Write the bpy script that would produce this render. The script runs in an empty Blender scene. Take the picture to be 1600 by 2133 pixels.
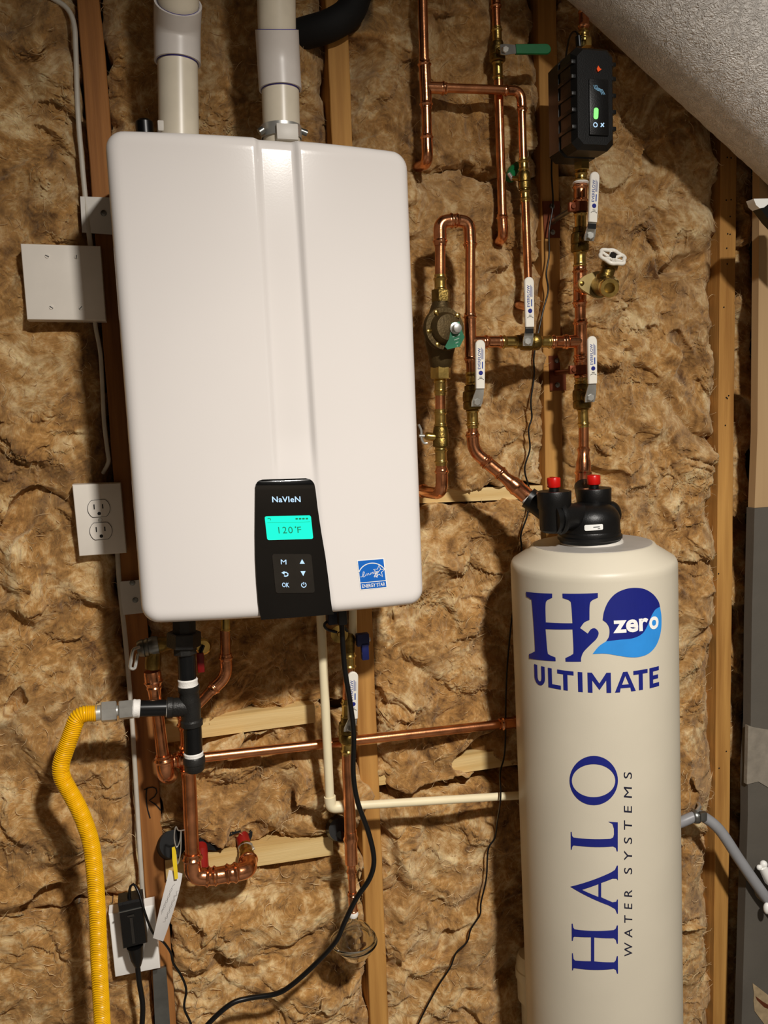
import bpy, bmesh, math, random
import numpy as np
from mathutils import Vector, Matrix, geometry
PI = math.pi
random.seed(7)
S = bpy.context.scene
COL = S.collection

# ------------------------------------------------------------------ camera
F_PX, PITCH, YAW, ROLL, DIST, EYE = 1760.0, .119, .263, -.0387, 1.54, 1.45
FW = Vector((math.sin(YAW)*math.cos(PITCH), math.cos(YAW)*math.cos(PITCH), -math.sin(PITCH)))
R0 = Vector((math.cos(YAW), -math.sin(YAW), 0)); U0 = R0.cross(FW)
RT = R0*math.cos(ROLL)+U0*math.sin(ROLL); UP = -R0*math.sin(ROLL)+U0*math.cos(ROLL)
EYEV = Vector((0, -DIST, EYE))
cam = bpy.data.cameras.new('camera'); cam.sensor_fit = 'HORIZONTAL'; cam.sensor_width = 36
cam.lens = F_PX*36/1600; cam.clip_start = .02
co = bpy.data.objects.new('camera', cam); COL.objects.link(co)
co.matrix_world = Matrix(((RT.x, UP.x, -FW.x, EYEV.x), (RT.y, UP.y, -FW.y, EYEV.y), (RT.z, UP.z, -FW.z, EYEV.z), (0, 0, 0, 1)))
S.camera = co
# ------------------------------------------------------------------ light and exposure
S.view_settings.view_transform = 'Standard'; S.view_settings.look = 'None'
S.view_settings.gamma = 1; S.view_settings.use_curve_mapping = False
S.view_settings.exposure = 0.0
wd = bpy.data.worlds.new('world'); S.world = wd; wd.use_nodes = True
wb = wd.node_tree.nodes['Background']; wb.inputs[0].default_value = (1, .86, .7, 1); wb.inputs[1].default_value = .02
la = bpy.data.lights.new('ceiling_bulb', 'AREA'); la.shape = 'DISK'; la.size = .16; la.spread = math.radians(166); la.energy = 97; la.color = (1, .945, .875)
lo = bpy.data.objects.new('ceiling_bulb', la); COL.objects.link(lo); lo.location = (.55, -2.0, 2.5)

# ------------------------------------------------------------------ helpers
def ray(px, py):
    return FW+RT*((px-800)/F_PX)+UP*((1066.5-py)/F_PX)
def W(px, py, p=0.0):
    """the point of the room seen at pixel (px,py), p metres in front of the stud faces"""
    d = ray(px, py); return EYEV+d*((-p+DIST)/d.y)
def ppm(px, py, p=0.0):
    return (W(px, py, p)-EYEV).dot(FW)/F_PX
def srgb(h):
    if isinstance(h, str):
        h = h.lstrip('#'); c = [int(h[i:i+2], 16)/255 for i in (0, 2, 4)]
    else: c = [v/255 for v in h]
    return tuple(v/12.92 if v <= .04045 else ((v+.055)/1.055)**2.4 for v in c)
MATS = {}
def mat(name, col, rough=.5, metal=0, var=.12, scale=30, bump=0, bscale=200, emit=0, trans=0, ior=1.45, coat=0, stretch=None, col2=None, spec=.5):
    m = bpy.data.materials.new(name); m.use_nodes = True; nt = m.node_tree; N = nt.nodes; L = nt.links
    b = N['Principled BSDF']; c = srgb(col)
    b.inputs['Roughness'].default_value = rough; b.inputs['Metallic'].default_value = metal
    b.inputs['IOR'].default_value = ior; b.inputs['Specular IOR Level'].default_value = spec
    if coat: b.inputs['Coat Weight'].default_value = coat; b.inputs['Coat Roughness'].default_value = .08
    if trans: b.inputs['Transmission Weight'].default_value = trans
    tc = N.new('ShaderNodeTexCoord'); src = tc.outputs['Object']
    if stretch:
        mp = N.new('ShaderNodeMapping'); mp.inputs['Scale'].default_value = stretch; L.new(src, mp.inputs['Vector']); src = mp.outputs[0]
    if emit:
        b.inputs['Emission Color'].default_value = (*c, 1); b.inputs['Emission Strength'].default_value = emit
        b.inputs['Base Color'].default_value = (*[v*.3 for v in c], 1)
    else:
        nz = N.new('ShaderNodeTexNoise'); nz.inputs['Scale'].default_value = scale; nz.inputs['Detail'].default_value = 6
        L.new(src, nz.inputs['Vector'])
        mx = N.new('ShaderNodeMix'); mx.data_type = 'RGBA'
        d = srgb(col2) if col2 else tuple(v*(1-var*2) for v in c)
        e = c if col2 else tuple(min(1, v*(1+var*.6)) for v in c)
        mx.inputs[6].default_value = (*d, 1); mx.inputs[7].default_value = (*e, 1)
        cr = N.new('ShaderNodeMapRange'); cr.inputs[1].default_value = .3; cr.inputs[2].default_value = .7
        L.new(nz.outputs[0], cr.inputs[0]); L.new(cr.outputs[0], mx.inputs[0]); L.new(mx.outputs[2], b.inputs['Base Color'])
        if bump:
            n2 = N.new('ShaderNodeTexNoise'); n2.inputs['Scale'].default_value = bscale; n2.inputs['Detail'].default_value = 5
            L.new(src, n2.inputs['Vector'])
            bp = N.new('ShaderNodeBump'); bp.inputs['Strength'].default_value = bump; bp.inputs['Distance'].default_value = .002
            L.new(n2.outputs[0], bp.inputs['Height']); L.new(bp.outputs[0], b.inputs['Normal'])
    MATS[name] = m; return m
M = MATS
mat('stud_wood', '#c9964f', .75, stretch=(60, 60, 3), scale=1.0, col2='#a06f33', bump=.3, bscale=6)
mat('stud_aged', '#b0763c', .75, stretch=(60, 60, 3), scale=1.0, col2='#7d4c20', bump=.3, bscale=6)
mat('pine', '#e3c88f', .7, stretch=(3, 50, 60), scale=1.0, col2='#cda764', bump=.25, bscale=6)
mat('sheathing', '#4a3422', .9)
mat('copper', '#e2996a', .27, 1, var=.2, scale=40, bump=.06, bscale=300)
mat('copper_bright', '#eba274', .22, 1, var=.18, scale=60, bump=.1, bscale=250)
mat('brass', '#d2b468', .28, 1, var=.2, scale=50, bump=.1, bscale=200)
mat('brass_dark', '#8f7740', .38, 1, var=.25, scale=50, bump=.35, bscale=300)
mat('copper_painted', '#7c4126', .45, .6, var=.15)
mat('steel', '#d6d6d0', .36, .75, var=.15)
mat('zinc', '#8d8f8c', .35, .9, var=.15)
mat('white_enamel', '#e6e1dd', .16, var=.01, scale=5, bump=.02, bscale=350, coat=.3)
mat('white_case', '#d6d1c8', .45, var=.03)
mat('plate_white', '#e4ddd2', .3, var=.02)
mat('cover_white', '#f8f6f0', .5, var=.02)
mat('vinyl_pipe', '#ddd3be', .32, var=.04)
mat('vinyl_fitting', '#d6cfc8', .35, var=.03)
mat('primer_purple', '#40339a', .5, var=.2)
mat('vinyl_cream', '#efe2bd', .38, var=.03)
mat('black_gloss', '#0a0a0a', .07, var=.1, coat=.5)
mat('black_plastic', '#0b0b0b', .4, var=.2, bump=.15, bscale=500)
mat('black_rubber', '#0c0c0c', .33, var=.1)
mat('black_foam', '#0b0b0b', .8, var=.2)
mat('keypad_gray', '#26231f', .16, var=.1, coat=.3)
mat('black_iron', '#2c2b29', .42, .35, var=.25, bump=.3, bscale=350)
mat('iron_pipe', '#151617', .25, .2, var=.15)
mat('yellow_coat', '#f0b80c', .3, var=.05)
mat('red_plastic', '#c9150e', .32, var=.08)
mat('red_dark', '#7c0d0c', .4, var=.1)
mat('red_pex', '#8f1c16', .35, var=.1)
mat('green_grip', '#0e6f3c', .45, var=.12)
mat('green_tag', '#12704c', .5, var=.2)
mat('blue_grip', '#0f1a54', .42, var=.12)
mat('blue_dark', '#11182e', .5, var=.1)
mat('white_grip', '#e9e4d8', .35, var=.03)
mat('grip_black', '#0d0d0d', .4)
mat('tape_white', '#f2efe9', .6, var=.06, bump=.4, bscale=500)
mat('print_navy', '#162078', .45, var=.04)
mat('print_sky', '#2f8fe0', .45, var=.04)
mat('print_black', '#181a30', .5, var=.04)
mat('print_blue', '#2b4a9a', .5, var=.05)
mat('icon_gray', '#8fae9c', .6)
mat('brass_satin', '#cdb67c', .5, .45, var=.15)
mat('print_gray', '#4a4a4a', .6)
mat('marker_black', '#15100c', .7)
mat('sticker_blue', '#1767c4', .35, var=.06)
mat('sticker_white', '#f2f2ee', .4, var=.02)
mat('tank_beige', '#cdc5b2', .42, var=.025, scale=8, bump=.04, bscale=500)
mat('tank_gray', '#a8a39c', .45, var=.04)
mat('cable_white', '#c9c2b4', .5, var=.08)
mat('conduit_gray', '#8f9093', .4, var=.06)
mat('gray_concrete', '#59544c', .8, var=.06, scale=12, bump=.15, bscale=150)
mat('plaster', '#8a8275', .85, var=.12, scale=40, bump=.6, bscale=60)
mat('tan_board', '#b99b72', .75, stretch=(30, 30, 2), scale=1, col2='#a98a62')
mat('paper', '#d9d6d2', .7, var=.04)
mat('kraft', '#a5906f', .8, var=.15, scale=60)
mat('tag_yellow', '#f0cf28', .5, var=.06)
mat('duct_wrap', '#efeae3', .33, var=.05, scale=40, bump=0)
mat('room_paint', '#6a6054', .85, var=.06, scale=4)
mat('brass_shaded', '#5b4a2c', .5, .7, var=.2, bump=.3, bscale=300)  # regulator brass, darkened: the shade it stands in is put into the colour
mat('floor_concrete', '#77716a', .85, var=.12, scale=6, bump=.2, bscale=80)
mat('lcd', (10, 238, 200), .4, emit=1.0)
mat('icon_white', (190, 225, 255), .5, emit=.85)
mat('led_green', (120, 255, 110), .4, emit=1.6)
mat('led_orange', (255, 90, 30), .4, emit=.5)
mat('led_blue', (120, 165, 190), .5, emit=.5)
mat('lcd_ink', (5, 150, 110), .6, emit=.35)
def glass_mat():
    m = bpy.data.materials.new('clear_glass'); m.use_nodes = True; nt = m.node_tree
    b = nt.nodes['Principled BSDF']; b.inputs['Base Color'].default_value = (.86, .87, .84, 1)
    b.inputs['Roughness'].default_value = .02; b.inputs['Transmission Weight'].default_value = 1; b.inputs['IOR'].default_value = 1.48
    M['clear_glass'] = m
glass_mat()
def duct_mat():
    m = M['duct_wrap']; nt = m.node_tree; N = nt.nodes; L = nt.links; b = N['Principled BSDF']
    tc = N.new('ShaderNodeTexCoord'); v = N.new('ShaderNodeTexVoronoi'); v.feature = 'F1'; v.inputs['Scale'].default_value = 165
    nz = N.new('ShaderNodeTexNoise'); nz.inputs['Scale'].default_value = 60; nz.inputs['Distortion'].default_value = 1.2
    mx = N.new('ShaderNodeMix'); mx.data_type = 'RGBA'; mx.inputs[0].default_value = .04
    L.new(tc.outputs['Object'], mx.inputs[6]); L.new(nz.outputs[1], mx.inputs[7]); L.new(tc.outputs['Object'], nz.inputs[0]); L.new(mx.outputs[2], v.inputs['Vector'])
    bp = N.new('ShaderNodeBump'); bp.inputs['Strength'].default_value = .75; bp.inputs['Distance'].default_value = .004
    L.new(v.outputs['Distance'], bp.inputs['Height']); L.new(bp.outputs[0], b.inputs['Normal'])
duct_mat()
def insul_mat():
    m = bpy.data.materials.new('brown_fiberglass'); m.use_nodes = True; nt = m.node_tree; N = nt.nodes; L = nt.links
    b = N['Principled BSDF']; b.inputs['Roughness'].default_value = .95; b.inputs['Specular IOR Level'].default_value = .1
    b.inputs['Subsurface Weight'].default_value = .55; b.inputs['Subsurface Radius'].default_value = (1, .62, .36); b.inputs['Subsurface Scale'].default_value = .009; b.inputs['Sheen Weight'].default_value = .3; b.inputs['Sheen Roughness'].default_value = .5; b.inputs['Sheen Tint'].default_value = (1, .88, .68, 1)
    tc = N.new('ShaderNodeTexCoord'); fl = N.new('ShaderNodeAttribute'); fl.attribute_name = 'flow'
    def noise(sc, det, dist, rough=.6, st=None):
        n = N.new('ShaderNodeTexNoise'); n.inputs['Scale'].default_value = sc; n.inputs['Detail'].default_value = det
        n.inputs['Distortion'].default_value = dist; n.inputs['Roughness'].default_value = rough
        if st:
            mp = N.new('ShaderNodeMapping'); mp.inputs['Scale'].default_value = st; L.new(fl.outputs['Vector'], mp.inputs['Vector']); L.new(mp.outputs[0], n.inputs['Vector'])
        else: L.new(tc.outputs['Object'], n.inputs['Vector'])
        return n
    def mad(a, k, c):
        x = N.new('ShaderNodeMath'); x.operation = 'MULTIPLY_ADD'; x.inputs[1].default_value = k; L.new(a, x.inputs[0])
        if isinstance(c, float): x.inputs[2].default_value = c
        else: L.new(c, x.inputs[2])
        return x.outputs[0]
    n1 = noise(9, 5, 1.2); n2 = noise(1, 6, 2.2, .62, (30, 70, 1)); n3 = noise(1, 4, 1.5, .7, (70, 380, 1)); n4 = noise(38, 7, 2.0, .65)
    n5 = noise(17, 4, 1.6, .55)
    f = mad(n1.outputs[0], .30, mad(n5.outputs[0], .30, mad(n2.outputs[0], .12, mad(n4.outputs[0], .21, mad(n3.outputs[0], .07, 0.0)))))
    r = N.new('ShaderNodeValToRGB'); e = r.color_ramp.elements
    e[0].position = .39; e[0].color = (*srgb('#5f3e20'), 1); e[1].position = .62; e[1].color = (*srgb('#f2daa9'), 1)
    x = e.new(.5); x.color = (*srgb('#b88b51'), 1)
    L.new(f, r.inputs[0]); L.new(r.outputs[0], b.inputs['Base Color'])
    bp = N.new('ShaderNodeBump'); bp.inputs['Strength'].default_value = .8; bp.inputs['Distance'].default_value = .003
    L.new(mad(n3.outputs[0], .4, mad(n2.outputs[0], .5, mad(n4.outputs[0], .8, 0.0))), bp.inputs['Height']); L.new(bp.outputs[0], b.inputs['Normal'])
    M['brown_fiberglass'] = m
insul_mat()
mat('fibre', '#d9bd90', .8, var=.1)

WORLD = {}
class MB:
    """collects shapes in room coordinates; build() links them as ONE mesh object"""
    def __init__(s): s.v = []; s.f = []
    def add(s, v, f):
        o = len(s.v); s.v += [Vector(p) for p in v]; s.f += [tuple(i+o for i in q) for q in f]; return s
    def grid(s, rows, cu=False, cv=False):
        n = len(rows); m = len(rows[0]); f = []
        for i in range(n if cv else n-1):
            for j in range(m if cu else m-1):
                a, b2 = i, (i+1) % n; c, d = j, (j+1) % m
                f.append((a*m+c, a*m+d, b2*m+d, b2*m+c))
        return s.add([p for r in rows for p in r], f)
    def sweep(s, pts, rad, n=18, caps=True):
        pts = [Vector(p) for p in pts]; k = len(pts)
        if not hasattr(rad, '__len__'): rad = [rad]*k
        T = [(pts[min(i+1, k-1)]-pts[max(i-1, 0)]).normalized() for i in range(k)]
        a = Vector((0, -1, 0)) if abs(T[0].y) < .9 else Vector((1, 0, 0))
        u = (a-T[0]*a.dot(T[0])).normalized(); rows = []
        for i in range(k):
            u = (u-T[i]*u.dot(T[i])).normalized(); w = T[i].cross(u)
            rows.append([pts[i]+(u*math.cos(t)+w*math.sin(t))*rad[i] for t in (2*PI*j/n for j in range(n))])
        s.grid(rows, cu=True)
        if caps:
            o = len(s.v)-n*k; s.f += [tuple(o+j for j in range(n)), tuple(o+n*(k-1)+j for j in reversed(range(n)))]
        return s
    def lathe(s, o, ax, prof, n=24, caps=True, ref=None):
        """prof: list of (distance along axis, radius)"""
        o = Vector(o); ax = Vector(ax).normalized(); a = Vector(ref) if ref else (Vector((0, -1, 0)) if abs(ax.y) < .9 else Vector((1, 0, 0)))
        u = (a-ax*a.dot(ax)).normalized(); w = ax.cross(u)
        rows = [[o+ax*d+(u*math.cos(t)+w*math.sin(t))*r for t in (2*PI*(j+.5)/n for j in range(n))] for d, r in prof]
        b0 = len(s.v); s.grid(rows, cu=True)
        if caps: s.f += [tuple(b0+j for j in range(n)), tuple(b0+n*(len(prof)-1)+j for j in reversed(range(n)))]
        return s
    def between(s, a, b2, prof, n=24, caps=True):
        """lathe from a to b2; prof: (fraction, radius)"""
        a = Vector(a); b2 = Vector(b2); L = (b2-a).length
        return s.lathe(a, b2-a, [(t*L, r) for t, r in prof], n, caps)
    def prism(s, loop, off):
        """closed loop of points extruded by the vector off"""
        n = len(loop); off = Vector(off); v = [Vector(p) for p in loop]
        return s.add(v+[p+off for p in v], [tuple(range(n)), tuple(range(2*n-1, n-1, -1))]+[(i, i+n, (i+1) % n+n, (i+1) % n) for i in range(n)])
    def rbox(s, c, half, b=.003, R=None, seg=2):
        bm = bmesh.new(); bmesh.ops.create_cube(bm, size=2)
        for q in bm.verts: q.co = Vector((q.co.x*half[0], q.co.y*half[1], q.co.z*half[2]))
        if b: bmesh.ops.bevel(bm, geom=bm.edges[:], offset=b, segments=seg, profile=.5, affect='EDGES')
        bm.verts.index_update(); R = R or Matrix.Identity(3); c = Vector(c)
        s.add([c+R @ q.co for q in bm.verts], [tuple(q.index for q in f.verts) for f in bm.faces]); bm.free(); return s
    def ball(s, c, r, n=14, sc=(1, 1, 1)):
        c = Vector(c); rows = []
        for i in range(n//2+1):
            t = PI*i/(n//2); rr = max(math.sin(t), .001)
            rows.append([c+Vector((math.cos(a)*rr*r*sc[0], math.sin(a)*rr*r*sc[1], math.cos(t)*r*sc[2])) for a in (2*PI*j/n for j in range(n))])
        return s.grid(rows, cu=True)
    def build(s, name, m, parent=None, ang=38, flat=False):
        w = WORLD.get(parent.name, Vector()) if parent else None
        if parent is None:
            lo_ = [min(p[i] for p in s.v) for i in range(3)]; hi = [max(p[i] for p in s.v) for i in range(3)]
            w = Vector(((lo_[0]+hi[0])/2, (lo_[1]+hi[1])/2, lo_[2]))
        me = bpy.data.meshes.new(name); me.from_pydata([p-w for p in s.v], [], s.f); me.validate()
        bm = bmesh.new(); bm.from_mesh(me); bmesh.ops.recalc_face_normals(bm, faces=bm.faces); bm.to_mesh(me); bm.free()
        if not flat:
            me.shade_smooth(); me.set_sharp_from_angle(angle=math.radians(ang))
        me.materials.append(M[m]); o = bpy.data.objects.new(name, me); COL.objects.link(o)
        if parent: o.parent = parent
        else: o.location = w
        WORLD[o.name] = w; return o
def tag(o, label, cat, group=None):
    o['label'] = label; o['category'] = cat
    if group: o['group'] = group
    return o
def thing(name, label, cat, loc, group=None):
    o = bpy.data.objects.new(name, None); o.empty_display_size = .05; COL.objects.link(o)
    o.location = loc; WORLD[o.name] = Vector(loc); return tag(o, label, cat, group)
def structure(o): o['kind'] = 'structure'; return o
def path(pts, fr=.02, ds=.006):
    """polyline with rounded corners, evenly sampled"""
    pts = [Vector(p) for p in pts]; out = [pts[0]]
    for i in range(1, len(pts)-1):
        a, b, c = pts[i-1], pts[i], pts[i+1]; d1 = (a-b); d2 = (c-b)
        if d1.angle(d2) > PI-.02: out.append(b); continue
        l = min(fr, d1.length*.49, d2.length*.49); p0 = b+d1.normalized()*l; p2 = b+d2.normalized()*l
        for k in range(9):
            t = k/8; out.append(p0*(1-t)**2+b*2*t*(1-t)+p2*t*t)
    out.append(pts[-1]); return resample(out, ds)
def resample(pts, ds):
    pts = [Vector(p) for p in pts]; L = [0]
    for a, b in zip(pts, pts[1:]): L.append(L[-1]+(b-a).length)
    n = max(2, int(L[-1]/ds)+1); out = []; j = 0
    for k in range(n+1):
        s = L[-1]*k/n
        while j < len(L)-2 and L[j+1] < s: j += 1
        t = (s-L[j])/max(L[j+1]-L[j], 1e-9); out.append(pts[j].lerp(pts[j+1], min(1, t)))
    return out
def spline(pts, ds=.006, k=10):
    pts = [Vector(p) for p in pts]; P = [pts[0]*2-pts[1]]+pts+[pts[-1]*2-pts[-2]]; out = []
    for i in range(1, len(P)-2):
        a, b, c, d = P[i-1:i+3]
        for q in range(k):
            t = q/k; out.append(.5*((2*b)+(c-a)*t+(2*a-5*b+4*c-d)*t*t+(3*b-a-3*c+d)*t**3))
    out.append(pts[-1]); return resample(out, ds)
def P3(l, p=None):
    return [W(q[0], q[1], q[2] if len(q) > 2 else p) for q in l]
# ---- text and flat print
def text2d(body, bold=0, spacing=1):
    cu = bpy.data.curves.new('text', 'FONT'); cu.body = body; cu.offset = bold; cu.space_character = spacing; cu.resolution_u = 4
    o = bpy.data.objects.new('text', cu); me = o.to_mesh()
    v = [(q.co.x, q.co.y) for q in me.vertices]; f = [tuple(p.vertices) for p in me.polygons]
    o.to_mesh_clear(); bpy.data.objects.remove(o); bpy.data.curves.remove(cu); return v, f
def place_text(body, bl, br, tl, bold=0, spacing=1):
    """text bounding box mapped on the parallelogram bl, br, tl (2-D)"""
    v, f = text2d(body, bold, spacing); bl, br, tl = Vector(bl), Vector(br), Vector(tl)
    x0 = min(p[0] for p in v); x1 = max(p[0] for p in v); y0 = min(p[1] for p in v); y1 = max(p[1] for p in v)
    return [bl+(br-bl)*((p[0]-x0)/(x1-x0))+(tl-bl)*((p[1]-y0)/(y1-y0)) for p in v], f
def poly2d(*loops):
    fl = [Vector(p).to_2d() for l in loops for p in l]
    f = geometry.tessellate_polygon([[Vector((p[0], p[1], 0)) for p in l] for l in loops])
    return fl, [tuple(t) for t in f]
def stroke2d(pts, w, closed=False):
    pts = [Vector(p).to_2d() for p in pts]; n = len(pts); L = []; R = []
    for i in range(n):
        a = pts[i-1] if (i or closed) else pts[i]; b = pts[(i+1) % n] if (i < n-1 or closed) else pts[i]
        t = (b-a).normalized(); m = Vector((-t.y, t.x)); L.append(pts[i]+m*w/2); R.append(pts[i]-m*w/2)
    f = [(i, (i+1) % n, (i+1) % n+n, i+n) for i in range(n if closed else n-1)]; return L+R, f
def smooth2d(pts, k=6):
    """closed outline; points given as (x,y,1) are sharp corners"""
    n = len(pts); P = [Vector((p[0], p[1])) for p in pts]; C = [len(p) > 2 for p in pts]; out = []
    for i in range(n):
        b, c = P[i], P[(i+1) % n]; a = b*2-c if C[i] else P[i-1]; d = c*2-b if C[(i+1) % n] else P[(i+2) % n]
        if C[i] and C[(i+1) % n]: out.append(b); continue
        for q in range(k):
            t = q/k; out.append(.5*((2*b)+(c-a)*t+(2*a-5*b+4*c-d)*t*t+(3*b-a-3*c+d)*t**3))
    return out
def print_on(name, shapes, fmap, m, parent, cut=0):
    """flat print: 2-D shapes laid on a surface by fmap(u,v)"""
    mb = MB()
    for v, f in shapes:
        if cut:
            bm = bmesh.new(); q = [bm.verts.new((p[0], p[1], 0)) for p in v]
            for t in f:
                try: bm.faces.new([q[i] for i in t])
                except ValueError: pass
            xs = [p[0] for p in v]; k = math.ceil(min(xs)/cut)
            while k*cut < max(xs):
                bmesh.ops.bisect_plane(bm, geom=bm.verts[:]+bm.edges[:]+bm.faces[:], plane_co=(k*cut, 0, 0), plane_no=(1, 0, 0)); k += 1
            bm.verts.index_update(); mb.add([fmap(p.co.x, p.co.y) for p in bm.verts], [tuple(x.index for x in t.verts) for t in bm.faces]); bm.free()
        else: mb.add([fmap(p[0], p[1]) for p in v], f)
    return mb.build(name, m, parent, flat=True)

# ------------------------------------------------------------------ the setting
def box(name, x0, x1, y0, y1, z0, z1, m, parent=None, b=0):
    return MB().rbox(((x0+x1)/2, (y0+y1)/2, (z0+z1)/2), ((x1-x0)/2, (y1-y0)/2, (z1-z0)/2), b).build(name, m, parent)
FL = -.15
structure(box('floor', -1.7, 2.3, -3.1, .12, FL-.05, FL, 'floor_concrete'))
structure(box('wall_back', -1.7, 2.3, .092, .12, FL, 2.62, 'sheathing'))
structure(box('wall_front', -1.7, 2.3, -3.12, -3.08, FL, 2.62, 'room_paint'))
structure(box('wall_left', -1.74, -1.7, -3.1, .12, FL, 2.62, 'room_paint'))
structure(box('wall_far_right', 2.3, 2.34, -3.1, .12, FL, 2.62, 'room_paint'))
structure(box('ceiling', -1.7, 2.3, -3.1, .12, 2.62, 2.66, 'sheathing'))
STUD = {'A': (-.070, -.032), 'B': (.345, .383), 'C': (.7515, .7895), 'D': (1.152, 1.19), 'Z': (-.476, -.438)}
def stud(k, label):
    x0, x1 = STUD[k]; mb = MB(); rows = []
    for i in range(60):
        z = FL+.01+2.6*i/59; j = lambda a: random.uniform(-a, a)
        c = .0015
        a, b = x0+j(.0005), x1+j(.0005)
        if k == 'A' and z > 2.1: b -= .004*abs(math.sin(z*40))
        rows.append([Vector(q) for q in ((a+c, 0, z), (b-c, 0, z), (b, c, z), (b, .088, z), (a, .088, z), (a, c, z))])
    mb.grid(rows, cu=True); n = len(rows)*6
    mb.f += [tuple(range(6)), tuple(range(n-6, n))[::-1]]
    return tag(mb.build('wall_stud', 'stud_wood'), label, 'stud', 'wall studs')
sA = stud('A', 'rough wooden wall stud behind the left edge of the white water heater')
sB = stud('B', 'wooden wall stud passing behind the water heater and the glass bulb')
sC = stud('C', 'wooden wall stud carrying the two copper pipe clamps')
sD = stud('D', 'wooden wall stud at far right with staple holes down its face')
sA.data.materials[0] = M['stud_aged']
# nail and staple holes, pencil mark
def ribbon(pts2, w, y, parent, m, name):
    sh = [stroke2d([Vector((q.x, q.z)) for q in [W(a, b, 0) for a, b in l]], w) for l in pts2]
    return print_on(name, sh, lambda u, v: Vector((u, y, v)), m, parent)
ribbon([[(300, 1645), (308, 1641), (318, 1639), (325, 1642), (327, 1650), (322, 1659), (311, 1667), (316, 1670), (325, 1676), (335, 1687)], [(306, 1641), (304.5, 1655), (305, 1670), (308, 1687), (313, 1704)]], .0022, -.0012, sA, 'marker_black', 'marker_scribble')
mb = MB()
for px, py in ((1512, 287), (1522, 288), (1515, 328), (1523, 329), (1513, 417), (1523, 416), (1521, 451), (1516, 487), (1521, 488), (1514, 517), (1515, 550), (1508, 640), (1515, 830), (1513, 828), (1518, 824), (1511, 886), (1497, 1195), (1513, 1565), (1498, 1600)):
    c = W(px, py, .0006); mb.lathe(c, (0, -1, 0), [(0, .0016), (.0006, .0016)], 8)
mb.build('staple_hole', 'marker_black', sD)['kind'] = 'stuff'
# horizontal wood blocking between the studs
def blocking(label, x0, x1, za, zb, h=.038, y0=.0):
    """block from x0 (bottom za) to x1 (bottom zb)"""
    mb = MB(); v = []
    for x, z in ((x0, za), (x1, zb)):
        for y, dz in ((y0, 0), (y0, h), (.088, h), (.088, 0)): v.append((x, y, z+dz))
    mb.add(v, [(0, 1, 2, 3), (7, 6, 5, 4), (0, 4, 5, 1), (1, 5, 6, 2), (2, 6, 7, 3), (3, 7, 4, 0)])
    return tag(mb.build('blocking_board', 'pine'), label, 'board', 'pine blocking between studs')
def zpx(px, py, p=0): return W(px, py, p).z
blocking('pale pine block between the studs, just right of the black iron gas tee', -.031, W(657, 1500).x, zpx(425, 1537), zpx(657, 1505), .036)
blocking('pale pine block behind the curled copper pipe and red tubing', -.031, W(692, 1770).x, zpx(425, 1812), zpx(690, 1775), .038, -.012)
blocking('pale pine block above the white horizontal pipe, right of the middle stud', .384, .75, zpx(790, 1638), zpx(1045, 1600), .036, .004)
blocking('pine block behind the angled copper pipe, beside the copper elbow', .384, .75, zpx(885, 1046), zpx(1010, 1048), .026, .012)

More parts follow.
